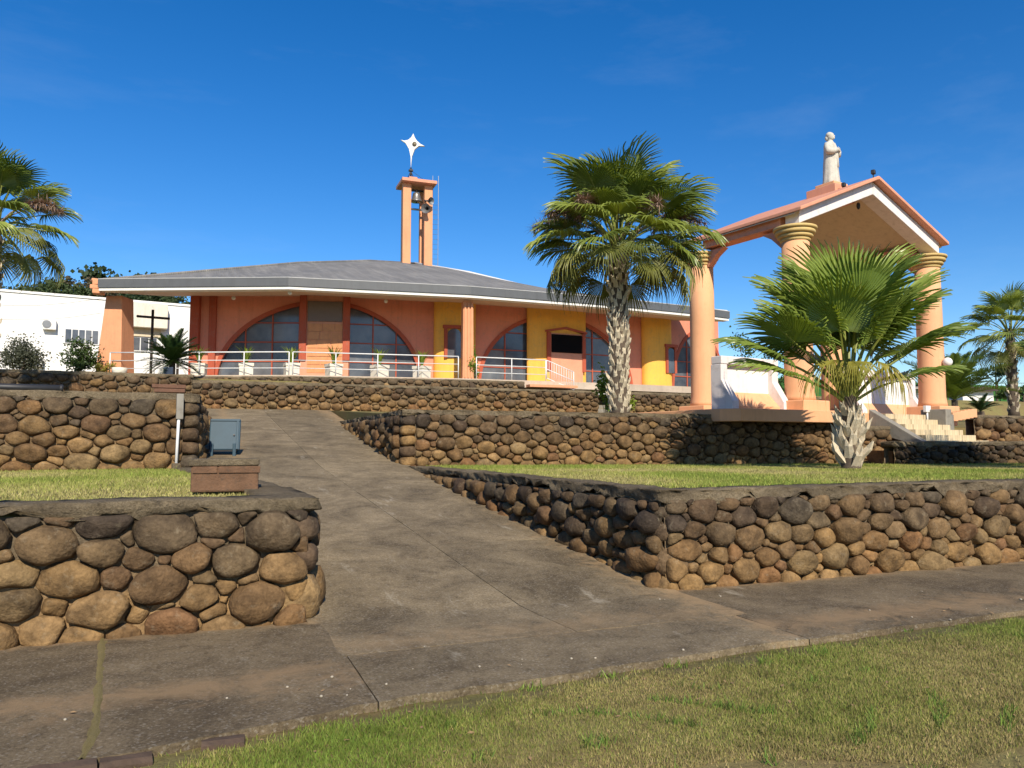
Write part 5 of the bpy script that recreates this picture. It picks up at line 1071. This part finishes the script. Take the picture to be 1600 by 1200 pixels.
# slate-blue board stand on the ramp
d_r = ray(351, 712); c = CAM+d_r*((EYE+.784)/(.112*d_r.y-d_r.z))
o = thing('board_stand', (c.x, c.y, ramp_z(c.y)), 'slate blue tilted board stand on the ramp beside the middle left wall', 'board stand'); zr = ramp_z(c.y)
M_ = Matrix.Rotation(-.12, 3, 'Z') @ Matrix.Rotation(R(-14), 3, 'X'); top = Vector((c.x, c.y+.14, zr+.47)); MB().box(top, (.66, .09, .72), M=M_).build('board', BLUE, o, bevel=.025)
MB().box(top+M_ @ Vector((.27, -.05, 0)), (.05, .03, .70), M=M_).build('edge_strip', BLUE, o, bevel=.008); MB().box(top+M_ @ Vector((0, -.052, .33)), (.64, .03, .05), M=M_).build('edge_strip', BLUE, o, bevel=.008)
for s in (-.28, .2): MB().box(Vector((c.x+s, c.y-.0, zr+.13)), (.07, .07, .3), -.12).build('leg', BLUE, o, bevel=.01)
for s in (-.28, .28): MB().tube([top+M_ @ Vector((s, .05, .25)), Vector((c.x+s, c.y+.62, zr+.06))], .025, 6).build('back_leg', BLUE, o)
MB().tube([top+M_ @ Vector((.2, -.06, -.02)), top+M_ @ Vector((.2, -.085, -.02))], .02, 10).build('bolt', DARKM, o)
MB().box(Vector((c.x, c.y+.06, zr+.12)), (.5, .04, .05), -.12).build('cross_rail', DARKM, o)
# brick plinth box on the near left wall
q = atZ(353, 766, 1.1); o = thing('brick_plinth', (q.x, q.y, 1.1), 'low brick plinth with a concrete slab top at the end of the left lawn', 'plinth'); PLB = paint('worn_plaster', (.19, .105, .06), .95, .5, 5, (.085, .06, .042), .9, .03)
cx, cy = q.x, q.y+.22
MB().box((cx, cy, 1.215), (.66, .38, .27), -.06).build('body', PLB, o, bevel=.02); MB().box((cx-.01, cy, 1.385), (.69, .42, .07), -.05).build('slab', COPING, o, bevel=.015)
bw = [(-.33, -.08), (-.08, .34)]
for k, (a_, b_) in enumerate(bw): MB().box((cx+(a_+b_)/2, cy-.192+.012*k*0-(a_+b_)/2*.06, 1.31), (b_-a_-.015, .03, .07), -.06).build('brick', PLB, o, bevel=.006)
# broken bricks along the pavement edge
rb_ = random.Random(5); KB = paint('sunk_brick', (.10, .066, .046), .95, .4, 7, (.09, .065, .045), .8, .02)
for k, (x, ln, dz, rx, lab) in enumerate(((-1.02, .26, -.012, -3, 'leftmost worn kerb brick sunk in the pavement edge'), (-.74, .30, .012, 14, 'tilted purple-brown kerb brick standing proud just left of the mossy joint'), (-.43, .24, -.008, 5, 'worn kerb brick sunk just right of the mossy joint'), (.05, .22, -.016, -4, 'half buried kerb brick farther right along the pavement edge'))):
    y = edge_y(x+ln/2)-.035; s_ = thing('kerb_brick', (x+ln/2, y, -.05), lab, 'brick', 'kerb bricks along the pavement edge')
    M_ = Matrix.Rotation(.05+rb_.uniform(-.12, .12), 3, 'Z') @ Matrix.Rotation(R(rx), 3, 'X') @ Matrix.Rotation(rb_.uniform(-.06, .06), 3, 'Y'); mb = MB(); n_ = 6
    for i in range(n_+1):
        for q in range(8):
            a = math.pi*(q+.5)/4; cx_, cz_ = math.copysign(min(1, abs(math.cos(a))*1.25), math.cos(a)), math.copysign(min(1, abs(math.sin(a))*1.25), math.sin(a)); e = .14*nz3(i*.9+x*7, q*.8, 2)
            mb.v.append(tuple(Vector((x+ln/2, y, -.036+dz)) + M_ @ Vector(((i/n_-.5)*ln*(1+.05*nz3(q, x)), cx_*.055*(1+e), cz_*.035*(1+e)))))
    mb.f = [(i*8+q, i*8+(q+1) % 8, i*8+8+(q+1) % 8, i*8+8+q) for i in range(n_) for q in range(8)]+[tuple(range(8)), tuple(range(n_*8+7, n_*8-1, -1))]; mb.m = [0]*len(mb.f); mb.build('brick_body', KB, s_)
# small light pebbles and clods on the pavement
rp_ = random.Random(8); mb = MB()
for _ in range(45):
    x, y = rp_.uniform(-2.5, 9), rp_.choice((rp_.uniform(5.05, 7.15), rp_.uniform(5.0, 5.35))); s = rp_.uniform(.004, .013); mb.ell((x, y, s*.5+(ramp_z(y) if 1 < x < 4.6 else 0)), (s, s*rp_.uniform(.6, 1.3), s*.7), 6, 4)
tag(mb.build('pebbles', plain('pale_pebble', (.38, .33, .25), .8), None, True), 'tiny pale pebbles scattered over the pavement', 'pebbles', kind='stuff')

mb = MB(); rl_ = random.Random(77)
for _ in range(240):
    x, y = rl_.uniform(-2, 9), rl_.uniform(2.3, 5.4); s_ = rl_.uniform(.008, .026); a = rl_.uniform(0, 6.28); c_ = Vector((x, y, -.035 if y < 5 else .012)); u = Vector((math.cos(a), math.sin(a), rl_.uniform(-.2, .3)))*s_; w_ = Vector((-math.sin(a), math.cos(a), rl_.uniform(-.3, .3)))*s_*.45
    mb.add([c_-u, c_+w_+Vector((0, 0, .004)), c_+u, c_-w_], [(0, 1, 2, 3)])
tag(mb.build('fallen_leaves', plain('dry_leaf', (.30, .19, .09), .9)), 'dry fallen leaves scattered over the front lawn and pavement', 'leaves', kind='stuff')
# ================================================================== BACKGROUND
wbd = thing('white_building', (-9, 52, 4.3), 'long white two-storey building behind the church at left', 'building')
B0, B1 = atD(-60, 449, 44.3), atD(296, 479, 50.5); BT = atD(0, 454, 45).z; A = Vector((B0.x, B0.y, 0)); d = Vector((B1.x-B0.x, B1.y-B0.y, 0)); Lb = d.length+4; d.normalize(); n = Vector((d.y, -d.x, 0)); sb = lambda px: s_at(px, A, A+d); zb_ = lambda px, py: onV(px, py, A, A+d).z
BWH = paint('building_white', (.80, .79, .75), var=.05, dirtamt=.15)
wbox(A, d, n, 0, Lb, 4.0, BT, -9, 0).build('wall', BWH, wbd); wbox(A, d, n, -.1, Lb+.1, BT+.002, BT+.14, -9.1, .08).build('parapet', BWH, wbd)
wbox(A, d, n, sb(189), sb(257), zb_(220, 513), zb_(220, 476), .002, .7).build('canopy_box', paint('pale_cream', (.74, .68, .56)), wbd, bevel=.02); wbox(A, d, n, sb(189), sb(248), zb_(220, 526), zb_(220, 511)-.004, .002, .15).build('beige_band', CREAM, wbd)
for x0, x1, y0, y1, k in ((98, 151, 514, 535, 5), (190, 243, 526, 546, 4)):
    s0, s1, z0, z1 = sb(x0), sb(x1), zb_(x0, y1), zb_(x0, y0); wf = wbox(A, d, n, s0-.06, s1+.06, z0-.06, z1+.06, .002, .06).build('window', WHITEM, wbd)
    for i in range(k): wbox(A, d, n, s0+(s1-s0)*i/k+.03, s0+(s1-s0)*(i+1)/k-.03, z0, z1, .05, .075).build('window_pane', GLASS, wf)
for x0, x1, y0, y1 in ((63, 84, 499, 515), (49, 66, 561, 573)):
    ac = wbox(A, d, n, sb(x0), sb(x1), zb_(x0, y1), zb_(x0, y0), .03, .4).build('air_conditioner', WHITE, wbd, bevel=.02); c_ = A+d*((sb(x0)+sb(x1))/2-.15)+n*.4; z = (zb_(x0, y0)+zb_(x0, y1))/2
    MB().tube([(c_.x, c_.y, z), (c_.x+n.x*.03, c_.y+n.y*.03, z)], .24, 20).build('fan_grille', GREYM, ac)
for k, (y0, y1) in enumerate(((466, 474), (488, 497))):
    p0, p1 = atD(-40, y0+8, 40), atD(160, y1-8, 40); o = thing('overhead_wire', tuple(p0), ['upper thin grey wire crossing in front of the white building', 'lower thin grey wire crossing in front of the white building'][k], 'wire'); MB().tube([p0.lerp(p1, t)-Vector((0, 0, .25*math.sin(math.pi*t))) for t in (0, .25, .5, .75, 1)], .01, 5).build('cable', GREYM, o)
# trees on the hill behind the building
def far_tree(px, py_top, py_bot, dist, wpx, label, seed, m=TREEG, n=2600):
    t = atD(px, py_top, dist); b = atD(px, py_bot, dist); h = t.z-b.z; r = wpx/1200*dist/2; rnd_ = random.Random(seed)
    base = Vector((b.x, b.y, min(b.z, ground_z(b.x, b.y)))); p = thing('tree', tuple(base), label, 'tree', 'trees on the hill behind the white building'); c = Vector((b.x, b.y, (t.z+b.z)/2)); mb = MB(); cl = []
    for _ in range(14): v = Vector((rnd_.uniform(-1, 1), rnd_.uniform(-1, 1), rnd_.uniform(-.8, .75))); cl.append(Vector((v.x*r*.9, v.y*r*.9, v.z*h*.5*(1-.25*v.x*v.x))))
    for _ in range(n):
        q = c+rnd_.choice(cl)+Vector((rnd_.gauss(0, r*.16), rnd_.gauss(0, r*.16), rnd_.gauss(0, h*.08))); s = r*.11*rnd_.uniform(.6, 1.4); d = Vector((rnd_.gauss(0, 1), rnd_.gauss(0, 1), rnd_.gauss(.4, 1))).normalized()*s; w = d.orthogonal().normalized()*s*.5; w = Matrix.Rotation(rnd_.uniform(0, 6.28), 3, d) @ w; mb.add([q, q+d*.5+w, q+d, q+d*.5-w], [(0, 1, 2, 3)])
    mb.build('crown', m, p); mb = MB(); mb.tube([base-Vector((0, 0, .3)), base.lerp(c, .6), c], [r*.09, r*.06, r*.03], 7); [mb.tube([base.lerp(c, .6), c+cl[k]], [r*.04, r*.012], 5) for k in range(5)]; mb.build('trunk', BARK, p)
GB = foliage_mat('far_leaf_brown', (.07, .06, .035), (.12, .10, .055), .2, .7)
far_tree(62, 437, 490, 95, 80, 'small olive tree at the left end of the hilltop row, beside the left palm', 1); far_tree(92, 430, 490, 92, 80, 'rounded dark tree in the hilltop row above the white building', 2)
far_tree(122, 438, 490, 96, 70, 'brownish tree in the hilltop row above the white building', 3, GB); far_tree(146, 436, 490, 99, 60, 'greyish brown tree next to the left eave end, above the white building', 4, GB)
far_tree(203, 416, 500, 120, 120, 'broad flat-topped dark tree peeking over the left side of the church roof', 5, n=3500); far_tree(225, 458, 500, 90, 80, 'dark tree seen under the eave above the white building', 6); far_tree(275, 462, 500, 90, 60, 'dark tree seen under the eave beside the red pilasters', 7)
far_tree(20, 445, 490, 90, 70, 'olive tree behind the left edge palm above the white building', 8)
# small houses and trees at right
ROOFB = plain('brown_roof', (.10, .06, .045), .8)
def house(px0, px1, py_e, py_b, dist, label, m, roofm, rise=8, group=None):
    a, b = atD(px0, py_e, dist), atD(px1, py_e, dist); ctr = (a+b)/2; w = (b-a).length; zb2 = atD(px0, py_b, dist).z-.6; h = thing('house', (ctr.x, ctr.y, zb2), label, 'house', group)
    t = (b-a).normalized(); nn = Vector((t.y, -t.x, 0)); P = lambda s, o, z: (ctr+t*s+nn*o).xy.to_3d()+Vector((0, 0, z)); MB().extr([P(-w/2, 0, zb2), P(w/2, 0, zb2), P(w/2, 0, a.z), P(-w/2, 0, a.z)], -nn*w*.8).build('wall', m, h)
    r = rise/1200*dist; rf = MB(); rf.add([P(-w*.58, .5, a.z), P(w*.58, .5, a.z), P(w*.58, -w*.4, a.z+r), P(-w*.58, -w*.4, a.z+r), P(-w*.58, -w*.9, a.z), P(w*.58, -w*.9, a.z)], [(0, 1, 2, 3), (3, 2, 5, 4), (0, 3, 4), (1, 5, 2), (0, 4, 5, 1)]); rf.build('roof', roofm, h); return h, P, w, a.z, zb2
house(1504, 1552, 611, 645, 62, 'small white house with brown roof behind the cycad at right', WHITE, ROOFB); house(1552, 1620, 634, 650, 66, 'low white shed with pale flat roof at the right edge behind the palm trunk', WHITE, CREAM, 3)
h, P, w, ze, zb2 = house(1410, 1446, 608, 645, 60, 'pinkish house seen between the portico columns', PINKW, CREAM, 5); MB().extr([P(-.5, .03, zb2+1.0), P(.3, .03, zb2+1.0), P(.3, .03, zb2+2.6), P(-.5, .03, zb2+2.6)], Vector((0, 0, 0))+FW*-.03).build('window', GLASS, h)
for k, (px, yt, yb, w_, lab) in enumerate(((1478, 556, 606, 40, 'dark tree on the green slope left of the right edge palm'), (1556, 572, 590, 50, 'dark tree line clump on the green hillside left of the palm trunk'), (1600, 600, 630, 60, 'dark tree at the right edge below the green field'), (1232, 575, 620, 40, 'green tree seen between the left portico columns'), (1170, 520, 600, 60, 'dark tree seen past the right end of the church')) ): far_tree(px, yt, yb, 85 if k != 1 else 150, w_, lab, 20+k, SHR if k != 1 else TREEG, 1600)
